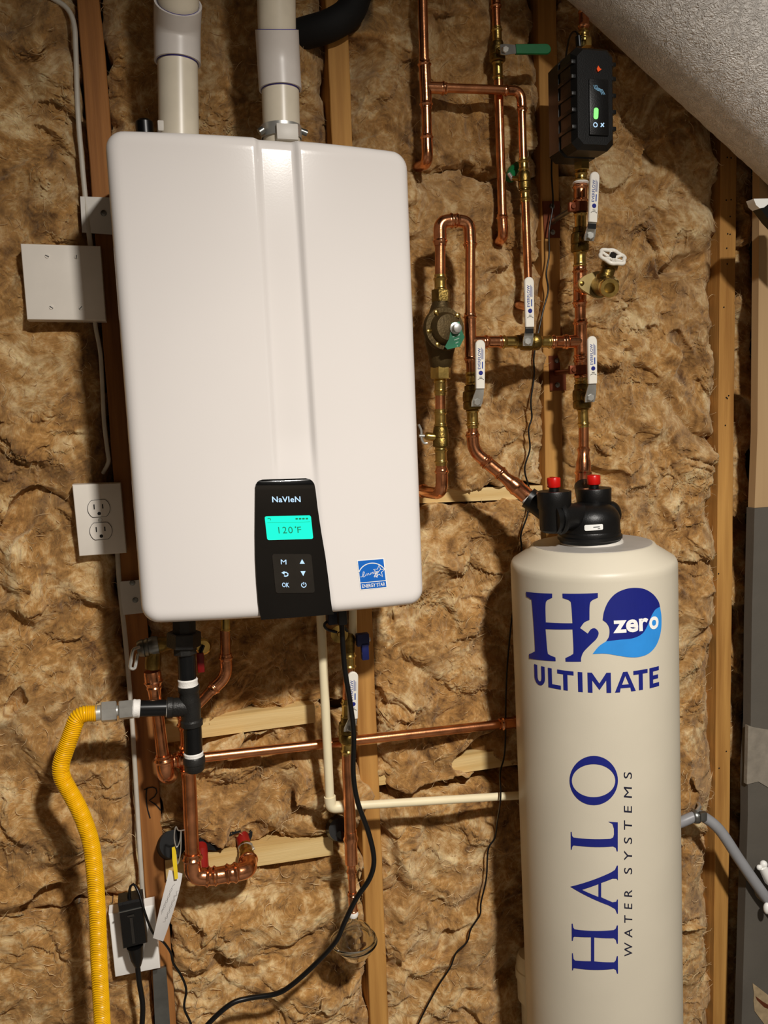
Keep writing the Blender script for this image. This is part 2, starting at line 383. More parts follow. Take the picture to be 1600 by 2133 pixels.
# ------------------------------------------------------------------ insulation
def perlin(x, y, seed):
    r = np.random.RandomState(seed); perm = r.permutation(256); ang = r.rand(256)*2*PI; gx, gy = np.cos(ang), np.sin(ang)
    xi = np.floor(x).astype(np.int64); yi = np.floor(y).astype(np.int64); xf = x-xi; yf = y-yi
    u = xf**3*(xf*(xf*6-15)+10); v = yf**3*(yf*(yf*6-15)+10)
    def g(i, j):
        h = perm[(perm[(xi+i) & 255]+yi+j) & 255]; return gx[h]*(xf-i)+gy[h]*(yf-j)
    a = g(0, 0)*(1-u)+g(1, 0)*u; b = g(0, 1)*(1-u)+g(1, 1)*u
    return (a*(1-v)+b*v)*1.45
def fbm(x, y, seed, o=4):
    s = 0; a = .5
    for k in range(o): s = s+a*perlin(x*2**k+k*17.3, y*2**k-k*9.1, seed+k); a *= .5
    return s
def batt(x0, x1, z0, z1, seed, label, face=.004, rl=.02, rr=.02, rt=.014, rb=.014, lap=.006, amp=1.0, step=.0026):
    """a fluffy fibreglass batt; rl/rr/rt/rb: how far its edges sink behind the stud faces"""
    nx = int((x1-x0)/step)+1; nz = int((z1-z0)/step)+1
    X, Z = np.meshgrid(np.linspace(x0, x1, nx), np.linspace(z0, z1, nz))
    ex = np.minimum(X-x0, x1-X); ez = np.minimum(Z-z0, z1-Z)
    w1x = fbm(X*5, Z*5, seed+1, 3); w1z = fbm(X*5, Z*5, seed+5, 3)
    qx, qz = X+w1x*.09, Z+w1z*.09
    w2x = fbm(qx*16, qz*16, seed+9, 3); w2z = fbm(qx*16, qz*16, seed+13, 3)
    rx, rz = qx+w2x*.035, qz+w2z*.035
    sa = lambda n, e: np.sqrt(n*n+e*e)-e
    big = sa(perlin(qx*6, qz*7.5, seed+20), .10)
    mid = sa(perlin(rx*13, rz*17, seed+24), .14); mid2 = sa(perlin(rx*25+3, rz*32, seed+26), .10)
    fl_x, fl_z = qx+w2x*.02, qz+w2z*.02
    th = fbm(X*3.5+7, Z*3.5, seed+90, 2)*3.4
    fx, fz = fl_x*np.cos(th)+fl_z*np.sin(th), -fl_x*np.sin(th)+fl_z*np.cos(th)
    fib = sa(perlin(fx*34+w2x*1.5, fz*80+w2z*2, seed+28), .1); fin = fbm(rx*110, rz*130, seed+31, 2)
    patch = np.clip(.5+1.6*fbm(X*6+9, Z*6, seed+40, 2), 0, 1)
    h = amp*(.036*np.minimum(big, .6)+(.006+.016*patch)*np.minimum(mid, .6)+(.002+.007*patch)*mid2+(.002+.004*patch)*fib+.0016*fin+.014*fbm(X*4, Z*4, seed+50, 2))
    hole = np.clip(perlin(qx*9+31, qz*9, seed+60)-.42, 0, 1); h = h-.09*hole*amp
    def edge(d, r): return r*np.exp(-(d/.018)**1.3)
    d = face-.010+h*1.15
    d = d-edge(X-x0, rl)-edge(x1-X, rr)-edge(z1-Z, rt)-edge(Z-z0, rb)
    d = np.minimum(d, face+.034)
    k = np.clip(1-np.minimum(ex, ez)/.03, 0, 1)
    jx = lap*k*fbm(X*22, Z*22, seed+70, 3)*3; jz = lap*k*fbm(X*22+50, Z*22, seed+74, 3)*3
    gzx = perlin(X*13, Z*13, seed+80)*1.5; gzz = perlin(X*13+40, Z*13, seed+84)*1.5-.5
    hh = h-h.mean()
    V = np.stack([X+jx+hh*gzx, -d, Z+jz+hh*gzz], -1)
    # edge ring folded back into the bay
    idx = np.arange(nx*nz).reshape(nz, nx)
    ring = np.concatenate([idx[0, :], idx[1:, -1], idx[-1, -2::-1], idx[-2:0:-1, 0]])
    B = V.reshape(-1, 3)[ring].copy(); B[:, 1] = .085
    verts = np.concatenate([V.reshape(-1, 3), B])
    q = np.stack([idx[:-1, :-1], idx[:-1, 1:], idx[1:, 1:], idx[1:, :-1]], -1).reshape(-1, 4)
    n0 = nx*nz; m = len(ring); rn = np.arange(m)
    q2 = np.stack([ring, n0+rn, n0+(rn+1) % m, np.roll(ring, -1)], -1)
    F = np.concatenate([q, q2]).astype(np.int32)
    w = Vector(((x0+x1)/2, .03, z0)); verts = verts-np.array(w)
    me = bpy.data.meshes.new('insulation_batt'); me.vertices.add(len(verts)); me.vertices.foreach_set('co', verts.astype(np.float32).ravel())
    me.loops.add(F.size); me.loops.foreach_set('vertex_index', F.ravel()); me.polygons.add(len(F))
    me.polygons.foreach_set('loop_start', np.arange(0, F.size, 4, dtype=np.int32)); me.polygons.foreach_set('use_smooth', np.ones(len(F), dtype=bool))
    me.update(calc_edges=True)
    at_ = me.attributes.new('flow', 'FLOAT_VECTOR', 'POINT'); fv = np.zeros((len(verts), 3), np.float32); fv[:nx*nz, 0] = fx.ravel()+seed; fv[:nx*nz, 1] = fz.ravel(); fv[nx*nz:] = fv[ring]
    at_.data.foreach_set('vector', fv.ravel()); me.materials.append(M['brown_fiberglass'])
    o = bpy.data.objects.new('insulation_batt', me); COL.objects.link(o); o.location = w; WORLD[o.name] = w
    tag(o, label, 'insulation', 'fibreglass batts between the studs')
    # loose wisps standing off the batt
    r = random.Random(seed); mb = MB(); Vr = V.reshape(-1, 3)
    for _ in range(int((x1-x0)*(z1-z0)*2600)):
        p = Vector(Vr[r.randrange(len(Vr))]); a = r.uniform(0, 2*PI); L = r.uniform(.006, .03); cv = r.uniform(-2, 2); pts = []
        for t in range(5):
            pts.append(p+Vector((0, -.001-.004*math.sin(t/4*PI)*r.random(), 0))); p = p+Vector((math.cos(a), 0, math.sin(a)))*(L/4); a += cv*.35
        kk = r.choice((.7, 1, 1, 1.8)); mb.sweep(pts, [.00015*kk, .0003*kk, .00035*kk, .0003*kk, .00012*kk], 3, False)
    wsp = mb.build('fibre_wisps', 'fibre', o); wsp['kind'] = 'stuff'; wsp.name = 'fibre_wisps'
    return o
bx0, bx1, bx2, bx3 = (-.437, -.071), (-.031, .344), (.384, .7505), (.7905, 1.151)
batt(*bx0, zpx(60, 1905), 2.33, 11, 'tall brown fibreglass batt in the left bay, behind both upper white wall plates', rr=.05, amp=1.1)
batt(*bx0, FL+.03, zpx(60, 1905)-.004, 12, 'brown fibreglass batt at bottom left behind the yellow gas hose', rr=.03)
batt(*bx1, zpx(540, 1488), 2.33, 13, 'brown fibreglass batt behind the water heater and vent pipes', face=-.012, rl=.03, rr=.03)
batt(*bx1, zpx(540, 1755), zpx(540, 1526)-.002, 14, 'crumpled brown fibreglass batt between two pine blocks under the heater', amp=1.35, face=.008)
batt(*bx1, FL+.03, zpx(540, 1800)-.002, 15, 'brown fibreglass batt below the curled copper pipe', amp=1.25)
batt(*bx2, zpx(930, 362), 2.33, 16, 'brown fibreglass batt behind the green-handled valves, top of its bay', rr=.03)
batt(*bx2, zpx(930, 1018), zpx(930, 364), 17, 'brown fibreglass batt behind the brass pressure regulator', rr=.02)
batt(*bx2, zpx(930, 1606)-.012, zpx(930, 1052), 18, 'brown fibreglass batt between the heater and the water tank', amp=1.2, face=.008, rb=.0)
batt(*bx2, FL+.03, zpx(930, 1640)-.004, 19, 'brown fibreglass batt below the white horizontal pipe left of the tank', amp=.9)
batt(*bx3, FL+.03, 2.33, 20, 'tall golden brown fibreglass batt behind the tank and its copper riser', rr=.035, rl=.012, amp=1.15)
batt(1.191, 1.262, FL+.03, 2.33, 21, 'narrow strip of brown fibreglass right of the far right stud', face=-.006, rr=.05, rl=.01, step=.0035)

# right-hand panel: tan board above grey concrete
q = .075
ld = P3([(1582, 150), (1582, 400), (1578, 900), (1572, 1058)], q); n_ = [Vector((1.9, -q, p.z)) for p in reversed(ld)]
structure(MB().prism(ld+n_, (0, .02, 0)).build('wall_right', 'tan_board'))
ld = P3([(1572, 1059), (1566, 1300), (1564, 1505), (1558, 1600), (1558, 1700), (1545, 2133), (1540, 2300)], q+.004); n_ = [Vector((1.9, -q-.004, p.z)) for p in reversed(ld)]
structure(MB().prism(ld+n_, (0, .024, 0)).build('wall_right_lower', 'gray_concrete'))
ld = P3([(1559, 1512), (1575, 1516), (1600, 1520), (1700, 1530), (1700, 1650), (1600, 1640), (1580, 1628), (1556, 1634)], q+.006)
structure(MB().prism(ld, (0, .01, 0)).build('trim_1', 'plaster'))
# insulated duct across the top right corner
a, b = W(1240, 0, .19), W(1600, 335, .19); dr = (b-a).normalized(); nn = Vector((dr.z, 0, -dr.x)); nn = nn if nn.z > 0 else -nn
R_ = .15; c0 = a+nn*R_-dr*.45; c1 = b+nn*R_+dr*.75
mb = MB(); k = 140; rr = random.Random(3)
mb.sweep([c0.lerp(c1, i/k) for i in range(k+1)], [R_+rr.uniform(-.0006, .0006) for i in range(k+1)], 90)
tag(mb.build('insulated_duct', 'duct_wrap'), 'fat white duct in crinkled wrap crossing the top right corner', 'duct')

# ------------------------------------------------------------------ water heater
HP = [W(222, 272, .25), W(848, 322, .25), W(884, 1252, .25), W(299, 1297, .25)]
HO = HP[3]; HU = (HP[1]-HP[0]+HP[2]-HP[3])/2; HV = (HP[0]-HP[3]+HP[1]-HP[2])/2
HW, HH = HU.length*1.012, HV.length*1.014; hu, hv = HU.normalized(), HV.normalized()
HO = (HP[0]+HP[1]+HP[2]+HP[3])/4-hu*HW/2-hv*HH/2
CH = .026; ER = .017
def crease(v):
    """left and right edges of the raised middle band, as fractions of the width"""
    t = v/HH; f = max(0, (.42-t)/.42)
    return .463-.002*t+.0*f, .612+.014*(1-t)+.035*f**3
def front_depth(u, v):
    bow = .020*(1-((u/HW-.5)*2)**2)
    l, r = crease(v); x = u/HW
    def st(a, e0, e1): t = min(1, max(0, (a-e0)/(e1-e0))); return t*t*(3-2*t)
    w = .024; fade = st(v/HH, .27, .40)
    dl = st(x, l, l+w); drr = 1-st(x, r-w, r)
    band = min(dl, drr)
    bow -= .0085*band*(.35+.65*fade)
    d = min(u, HW-u, v, HH-v)
    # rounded rim following the rounded corners
    cx, cz = min(max(u, CH), HW-CH), min(max(v, CH), HH-CH)
    dd = CH-math.hypot(u-cx, v-cz) if (u != cx and v != cz) else d
    dd = max(0, min(d, dd))
    rim = 0 if dd >= ER else ER*.9*(1-math.sqrt(max(0, 1-((ER-dd)/ER)**2)))
    return .25+bow-rim-.0
def panel_depth(u, v): return .25+.020*(1-((u/HW-.5)*2)**2)
def HP_(u, v, eps=0): return HO+hu*u+hv*v+Vector((0, -(panel_depth(u, v)-.25)-eps, 0))
def HS(u, v, eps=0): return HO+hu*u+hv*v+Vector((0, -(front_depth(u, v)-.25)-eps, 0))
def hinv(px, py):
    y = .26
    for _ in range(8):
        p = W(px, py, y); d = p-HO; u, v = d.dot(hu), d.dot(hv); y = front_depth(min(max(u, 0), HW), min(max(v, 0), HH))-((hu*u+hv*v).y)
    return Vector((u, v))
heater = thing('water_heater', 'large white wall-hung tankless water heater with a black control panel', 'water heater', HO+hu*HW/2)
mb = MB()
us = sorted(set([0, .0003, .0012, .0028, .005, .008, .012, .017, .022, .028]+[HW-q for q in (0, .0003, .0012, .0028, .005, .008, .012, .017, .022, .028)]+list(np.linspace(.034, HW-.034, 150))))
vs = sorted(set([0, .0003, .0012, .0028, .005, .008, .012, .017, .022, .028]+[HH-q for q in (0, .0003, .0012, .0028, .005, .008, .012, .017, .022, .028)]+list(np.linspace(.034, HH-.034, 90))))
def pinch(u, v):
    cx, cz = min(max(u, CH), HW-CH), min(max(v, CH), HH-CH); a, b = u-cx, v-cz
    if a and b:
        m = max(abs(a), abs(b)); L = math.hypot(a, b); return cx+a*m/L, cz+b*m/L
    return u, v
rows = []
for v in vs:
    r = []
    for u in us:
        a, b = pinch(u, v); r.append(HS(a, b))
    rows.append(r)
mb.grid(rows)
n, m_ = len(rows), len(rows[0]); ring = rows[0]+[r[-1] for r in rows[1:]]+rows[-1][-2::-1]+[r[0] for r in rows[-2:0:-1]]
mb.grid([ring, [Vector((p.x, -.075, p.z)) for p in ring]], cu=True)
mb.build('front_cover', 'white_enamel', heater, ang=50)
ctr = HO+hu*HW/2+hv*HH/2
def inset(p, k): d = p-ctr; return Vector((ctr.x+d.x*k, p.y, ctr.z+d.z*k))
mb = MB(); rb = [inset(Vector((p.x, -.08, p.z)), .985) for p in ring]
mb.grid([rb, [Vector((p.x, -.022, p.z)) for p in rb]], cu=True); mb.f += [tuple(range(len(rb))), tuple(range(len(rb), 2*len(rb)))]
mb.build('rear_case', 'white_case', heater)
for cs, scr in (([(167, 409), (240, 412), (243, 489), (171, 484)], [(216, 444)]), ([(247, 1212), (310, 1206), (316, 1275), (257, 1281)], [(276, 1214), (282, 1250)])):
    o = MB().prism(P3(cs, .016), (0, .003, 0)).build('mounting_bracket', 'white_case', heater)
    for s in scr:
        mb = MB().lathe(W(*s, .0165), (0, -1, 0), [(0, .005), (.0015, .0045), (.0024, .002)], 14)
        c = W(*s, .0195); mb.rbox(c, (.0025, .0004, .0005), 0); mb.rbox(c, (.0005, .0004, .0025), 0); mb.build('screw', 'zinc', o)
# small hardware on top and underneath
MB().rbox(W(345, 276, .13)+Vector((0, 0, .004)), (.012, .02, .008), .002).build('top_bracket', 'white_case', heater)
MB().lathe(W(302, 272, .1)-Vector((0, 0, .01)), (0, 0, 1), [(0, .014), (.022, .014), (.026, .01)], 18).build('cable_grommet', 'black_rubber', heater)
for px in (375, 412):
    MB().lathe(W(px, 1286, .15)+Vector((0, 0, .01)), (0, 0, -1), [(0, .012), (.008, .012), (.012, .009)], 16).build('bottom_flange', 'zinc', heater)
# control panel
prow = [(987, 556, 645), (989, 549, 653), (992, 545, 657.5), (997, 541.5, 661), (1001, 540.5, 662), (1010, 540.2, 663.5), (1050, 538.5, 667), (1100, 536.5, 673), (1150, 535.5, 680), (1200, 536.5, 685), (1240, 538.5, 688), (1262, 540.3, 689.6), (1277, 541, 690)]
inn, out = [], []
for i, (y, xl, xr) in enumerate(prow):
    lift = .0045 if i > 4 else .001+.0008*i; r = []
    for t in range(13):
        f = t/12; yy = y-(y-1140)*.0+(-6*(f-.5) if y < 1000 else -(8+.02*(y-1000))*(f-.5)*.9)
        if i == len(prow)-1: yy = 1281-15*f
        uv = hinv(xl+(xr-xl)*f, yy); r.append((max(.001, uv.x), max(.0005, uv.y), lift))
    inn.append([HP_(u, v, l) for u, v, l in r]); out.append([HP_(u, v, -.012) for u, v, l in r])
mb = MB().grid(inn)
for A, B in ((inn[0], out[0]), ([r[0] for r in inn], [r[0] for r in out]), ([r[-1] for r in inn], [r[-1] for r in out])): mb.grid([A, B])
low = [Vector((p.x, p.y+.10, p.z)) for p in inn[-1]]; mb.grid([inn[-1], low])
panel = mb.build('control_panel', 'black_gloss', heater, ang=60)
PS = lambda u, v: HP_(u, v, .0052)
def hp(l): return [hinv(a, b) for a, b in l]
def rrect(bl, br, tl, rad=.12, k=5):
    """rounded rectangle in 2-D; rad as a fraction of the short side"""
    bl, br, tl = Vector(bl), Vector(br), Vector(tl); a, b = br-bl, tl-bl; ra = rad*min(a.length, b.length); fa, fb = ra/a.length, ra/b.length; pts = []
    for cx, cy, t0 in ((1-fa, fb, -90), (1-fa, 1-fb, 0), (fa, 1-fb, 90), (fa, fb, 180)):
        for i in range(k+1):
            t = math.radians(t0+90*i/k); pts.append(bl+a*(cx+fa*math.cos(t))+b*(cy+fb*math.sin(t)))
    return pts
print_on('maker_name', [place_text('NaVIeN', *hp([(574, 1036.5), (632, 1034), (573.5, 1024.5)]), bold=.016, spacing=1.05)], PS, 'icon_white', panel)
lc = hp([(561, 1115.5), (655.5, 1109.5), (557, 1066)])
screen = print_on('display_screen', [poly2d(rrect(*lc, rad=.08))], PS, 'lcd', panel); screen['label'] = 'glowing turquoise display'
P2 = lambda u, v: HP_(u, v, .0057)
ink = [place_text('120', *hp([(585, 1100.8), (614, 1099), (584, 1087)]), spacing=1.15), place_text('F', *hp([(623.5, 1098), (631.5, 1097.2), (622.8, 1085.5)]))]
ink.append(poly2d(rrect(*hp([(618, 1088), (621, 1087.8), (617.8, 1084.6)]), rad=.4)))
ink.append(stroke2d(hp([(562, 1079), (600, 1077), (650, 1074)]), .0004))
ink += [poly2d(rrect(*hp([(x, 1070.5-i*.3), (x+5, 1070.2-i*.3), (x, 1067-i*.3)]), rad=.2)) for i, x in enumerate((620, 627, 634, 641))]
ink.append(stroke2d(hp([(563, 1071), (566, 1069.5), (569, 1071), (568.5, 1074)]), .0012))
print_on('display_text', ink, P2, 'lcd_ink', panel)
kc = hp([(575, 1225), (655, 1221), (569.5, 1144)])
kl = rrect(*kc, rad=.06); mb = MB().prism([HP_(p.x, p.y, .0045) for p in kl], (0, -.0022, 0)); mb.build('keypad', 'keypad_gray', panel)
P3k = lambda u, v: HP_(u, v, .0073)
ic = [place_text('M', *hp([(587, 1164.5), (598, 1164), (587, 1154.5)])), place_text('OK', *hp([(588.5, 1212), (602.5, 1211.5), (588, 1202.5)]), bold=.012)]
ic.append(poly2d(hp([(630.5, 1152), (636, 1161.5), (625.5, 1161.8)]))); ic.append(poly2d(hp([(626.5, 1177), (637, 1176.3), (632, 1187)])))
ic.append(stroke2d(hp([(591, 1181), (597, 1180.5), (600.5, 1183), (600, 1187), (596, 1188.5), (592.5, 1188)]), .0017)); ic.append(poly2d(hp([(587.5, 1182), (593.5, 1178), (593.5, 1185.5)])))
c = hinv(632.5, 1205.5); cr = .0036
ic.append(stroke2d([c+Vector((math.sin(t), math.cos(t)))*cr for t in np.linspace(.5, 2*PI-.5, 18)], .0012)); ic.append(stroke2d([c+Vector((0, .0046)), c], .0012))
print_on('key_icons', ic, P3k, 'icon_white', panel)
# energy label
e0 = hp([(753.5, 1213.5), (806, 1206.8), (748.5, 1154.5)]); eb, ex_, ey_ = e0[0], e0[1]-e0[0], e0[2]-e0[0]
EL = lambda a, b: eb+ex_*a+ey_*b
lab = print_on('energy_label', [poly2d([EL(-.035, -.03), EL(1.035, -.03), EL(1.035, 1.03), EL(-.035, 1.03)])], lambda u, v: HS(u, v, .0006), 'sticker_white', heater)
print_on('label_field', [poly2d([EL(0, 0), EL(1, 0), EL(1, .215), EL(0, .215)]), poly2d([EL(0, .245), EL(1, .245), EL(1, 1), EL(0, 1)])], lambda u, v: HS(u, v, .0010), 'sticker_blue', lab)
wsh = [place_text('ENERGY STAR', EL(.045, .045), EL(.955, .045), EL(.045, .175), bold=.012)]
wsh.append(stroke2d([EL(.5+.56*math.cos(t), .42+.47*math.sin(t)) for t in np.linspace(.47, PI-.42, 26)], .0014))
def star(r): return [EL(.775+r*(1 if i % 2 == 0 else .42)*math.sin(i*PI/5+.1), .575+1.0*r*(1 if i % 2 == 0 else .42)*math.cos(i*PI/5+.1)) for i in range(10)]
wsh.append(stroke2d(star(.235), .0012, True))
scr = [(.02, .44), (.09, .44), (.17, .52), (.2, .6), (.16, .62), (.12, .5), (.15, .42), (.22, .47), (.27, .54), (.28, .46), (.32, .53), (.36, .55), (.36, .48), (.42, .5), (.46, .57), (.44, .5), (.49, .55), (.53, .58), (.52, .5), (.57, .55), (.6, .6), (.56, .52), (.6, .5), (.63, .57), (.58, .38), (.55, .4), (.66, .55), (.7, .6), (.66, .52), (.71, .52), (.73, .6), (.67, .36), (.64, .38), (.74, .56), (.86, .66)]
wsh.append(stroke2d([EL(*p) for p in scr], .0008))
print_on('label_text', wsh, lambda u, v: HS(u, v, .0014), 'sticker_white', lab)

# ------------------------------------------------------------------ vent pipes on top of the heater
def sleeve(mb, pts, r, wall=.004, n=40):
    mb.sweep(pts, [r]*len(pts), n, False); mb.sweep(pts, [r-wall]*len(pts), n, False)
    for e in (0, -1):
        T = (pts[1]-pts[0]).normalized() if e == 0 else (pts[-1]-pts[-2]).normalized()
        mb.lathe(pts[e], T, [(0, r), (0, r-wall)], n, False)
    return mb
def vent(label, base, j0, j1, j2, up, rp, rf, p0, p2):
    t = thing('vent_pipe', label, 'pipe', W(*base, p0), 'white vent pipes on the heater')
    k = ppm(*base, p0); r, R = rp*k, rf*k
    a = W(*base, p0)-Vector((0, 0, .03)); b = W(*j1, p0)
    MB().sweep([a, W(*j0, p0), b], r, 40).build('pipe', 'vinyl_pipe', t)
    pts = path([W(*j0, p0), W(*j1, p0), W(*j2, p2)], .03, .004)
    f = sleeve(MB(), pts, R).build('bend_fitting', 'vinyl_fitting', t)
    d = (pts[-1]-pts[-2]).normalized(); d0 = (pts[1]-pts[0]).normalized()
    MB().sweep([pts[-1]-d*.02, pts[-1]-d*.002], R-.0042, 40, False).sweep([pts[-1]-d*.003, pts[-1]+d*.001], r+.0012, 40, False).build('primer_ring', 'primer_purple', f)
    MB().sweep([pts[0]-d0*.0016, pts[0]+d0*.02], r+.0009, 40, False).build('primer_ring', 'primer_purple', f)
    MB().sweep([W(*j1, p0), pts[-1], pts[-1]+d*.0+(W(*up, p2+.05)-pts[-1])], r, 40).build('pipe', 'vinyl_pipe', t)
    return t
vent('left white plastic vent pipe, with a purple-primed bend at its top', (371, 290), (370, 131), (369, 66), (371, 6), (374, -430), 41, 47, .13, .165)
vR = vent('right white plastic vent pipe, held by a steel clamp above the heater', (587, 300), (584, 188), (580, 120), (577, 62), (568, -430), 38.5, 44, .13, .145)
k = ppm(586, 275, .13); c = W(586, 277, .13)
o = MB().lathe(c-Vector((0, 0, .010)), (0, 0, 1), [(0, 41*k), (0, 42.5*k), (.019, 42.5*k), (.019, 41*k)], 40, False).build('clamp_band', 'steel', vR)
MB().rbox(W(598, 276, .13+41*k), (.017, .006, .012), .001).build('clamp_block', 'white_case', vR)
mb = MB(); mb.sweep([W(549, 270, .15), W(540, 276, .15)], .006, 10); mb.sweep([W(620, 270, .13), W(640, 278, .13)], .005, 10); mb.build('clamp_screw', 'zinc', vR)

# black hose high on the wall
tag(MB().sweep(spline(P3([(590, 82, -.03), (640, 68, .0), (690, 52, .02), (728, 25, .02), (745, -20, .02), (752, -90, .02), (754, -250, .02), (750, -450, .02)]), .008), .026, 24).build('black_hose', 'black_foam'), 'thick matt black hose curving behind the right vent pipe', 'hose')

# ------------------------------------------------------------------ copper piping helpers
def rpx(q, p, r): return r*ppm(q[0], q[1], q[2] if len(q) > 2 else p)
def pipe(t, pts, r, p, m='copper', name='pipe', fr=.02):
    q = P3(pts, p); R = rpx(pts[0], p, r)
    pp = path(q, fr) if len(q) > 2 else [q[0], q[1]]
    return MB().sweep(pp, R, 20).build(name, m, t)
def fit_into(mb, q, R, fr, ends=(1, 1), k=1.13):
    pp = path(q, fr, R*.09); L = [0]
    for a, b in zip(pp, pp[1:]): L.append(L[-1]+(b-a).length)
    T = L[-1]; rad = []
    for s in L:
        d = [s if ends[0] else 9, (T-s) if ends[1] else 9]; x = R*k
        for e in d:
            x += R*.22*math.exp(-((e-R*.75)/(R*.2))**2)
            if e < R*.35: x = min(x, R*(1.10))
        rad.append(x)
    mb.sweep(pp, rad, 24)
def fitting(t, name, pts, r, p, m='copper_bright', fr=.03, ends=(1, 1), k=1.13):
    mb = MB(); fit_into(mb, P3(pts, p), rpx(pts[0], p, r), fr, ends, k); return mb.build(name, m, t)
def tee(t, pts, br, r, p, m='copper_bright', name='tee'):
    mb = MB(); R = rpx(pts[0], p, r); q = P3(pts, p); fit_into(mb, q, R, .01); b = P3(br, p); fit_into(mb, b, R*.97, .01, (0, 1)); return mb.build(name, m, t)
def nut(t, a, b, r, p, m='brass', name='hex_nut', n=6, parent=None):
    A, B = W(*a, p) if len(a) == 2 else W(*a), W(*b, p) if len(b) == 2 else W(*b)
    R = r*ppm(a[0], a[1], p); L = (B-A).length; e = min(.12, .0015/L)
    return MB().between(A, B, [(0, R*.93), (e, R), (1-e, R), (1, R*.93)], n).build(name, m, t, ang=25)
def adapter(t, pts, r, p, m='brass', name='adapter'):
    mb = MB(); fit_into(mb, P3(pts, p), rpx(pts[0], p, r), .01, (1, 1), 1.08); return mb.build(name, m, t)
def valve(label, a, b, r, p, nutp, g0, g1, gw, grip, hp_=.055, text=True, body='brass_dark', stemm='steel', cat='valve', group=None, blk=True):
    """ball valve with body from a to b, lever from nutp to the grip g0..g1"""
    A, B = W(*a, p), W(*b, p); R = r*ppm(*a, p); t = thing('ball_valve', label, cat, (A+B)/2, group)
    MB().between(A, B, [(0, R*.72), (.04, R*.78), (.2, R*.78), (.26, R*.96), (.4, R), (.62, R), (.66, R*.9), (.7, R*.98), (.93, R*.98), (.97, R*.9), (1, R*.7)], 28).build('valve_body', body, t)
    C = (A+B)/2; N = W(*nutp, p+hp_); st = N-C
    MB().sweep([C, C+st*.55], R*.5, 18).build('bonnet', body, t)
    MB().sweep([C+st*.5, N+st*.06], R*.24, 14).build('stem', stemm, t)
    n_ = st.normalized(); MB().between(N-n_*.0045, N+n_*.0045, [(0, R*.42), (.9, R*.42), (1, R*.34)], 6).build('stem_nut', 'steel', t, ang=25)
    G0, G1 = W(*g0, p+hp_+.012), W(*g1, p+hp_+.014)
    lv = (G1-G0).normalized(); face = Vector((0, -1, 0)); face = (face-lv*face.dot(lv)).normalized(); sd = lv.cross(face)
    hw = gw/2*ppm(*g0, p+hp_); th = .0035
    # steel lever
    mb = MB(); rows = []
    dn = (G0-N).normalized()
    for c_, w_ in ((N-dn*R*.55-face*.001, R*.55), (N-face*.001, R*.62), (N+(G0-N)*.5-face*.0, R*.55), (G0, hw*.8), (G0+(G1-G0)*.3, hw*.75)):
        rows.append([c_+sd*w_+face*.0012, c_-sd*w_+face*.0012, c_-sd*w_-face*.0012, c_+sd*w_-face*.0012])
    mb.grid(rows, cu=True); mb.f += [(0, 1, 2, 3), (19, 18, 17, 16)]; mb.build('lever', 'steel', t, ang=30)
    L = (G1-G0).length; outl = []
    for i in range(9): an = PI*i/8; outl.append((L-hw+hw*math.sin(an), hw*math.cos(an)))
    loop = [(0, hw*.93)]+outl+[(0, -hw*.93)]
    mb = MB(); layers = []
    for dz, k in ((-th, .86), (-th*.5, 1), (th*.5, 1), (th, .86)):
        layers.append([G0+lv*(x if x < L*.5 else x-(1-k)*hw)+sd*(y*k)+face*dz for x, y in loop])
    mb.grid(layers, cu=True); n = len(loop); mb.f += [tuple(range(n)), tuple(range(4*n-1, 3*n-1, -1))]
    g = mb.build('grip', grip, t, ang=30)
    if blk:
        MB().prism([G0-lv*.011+sd*hw*.86, G0+lv*.001+sd*hw*.9, G0+lv*.001-sd*hw*.9, G0-lv*.011-sd*hw*.86], -face*.0008).build('grip_sleeve', 'grip_black', t)
    if text:
        O = G0+face*(th+.0005); fm = lambda u, v: O+lv*u+sd*v
        if sd.x > 0: fm = lambda u, v: O+lv*u-sd*v
        # u runs up the grip, v to the left of it: print reads upwards
        v0 = hw
        sh = [place_text('EVERFLOW', (L*.40, v0*.02), (L*.83, v0*.02), (L*.40, v0*.62))]
        for i in range(3): sh.append(stroke2d([(L*(.60), -v0*(.14+.17*i)), (L*(.84-.02*i), -v0*(.14+.17*i))], v0*.07))
        sh.append(stroke2d([(L*.41, -v0*.34), (L*.55, -v0*.34)], v0*.22))
        print_on('grip_lettering', sh, fm, 'print_gray' if grip != 'white_grip' else 'print_blue', g)
        cc = (L*.32, 0); sh = [poly2d([(cc[0]+L*.045*math.cos(t_), v0*.45*math.sin(t_)) for t_ in np.linspace(0, 2*PI, 20)[:-1]])]
        print_on('grip_emblem', sh, fm, 'print_navy', g)
        sh = [stroke2d([(L*.235, v0*.3), (L*.235, -v0*.3)], L*.012), stroke2d([(L*.175+L*.03*math.cos(t_), v0*.62*math.sin(t_)) for t_ in np.linspace(-1.5, 1.5, 9)], L*.01)]
        print_on('grip_marks', sh, fm, 'print_gray', g)
    return t
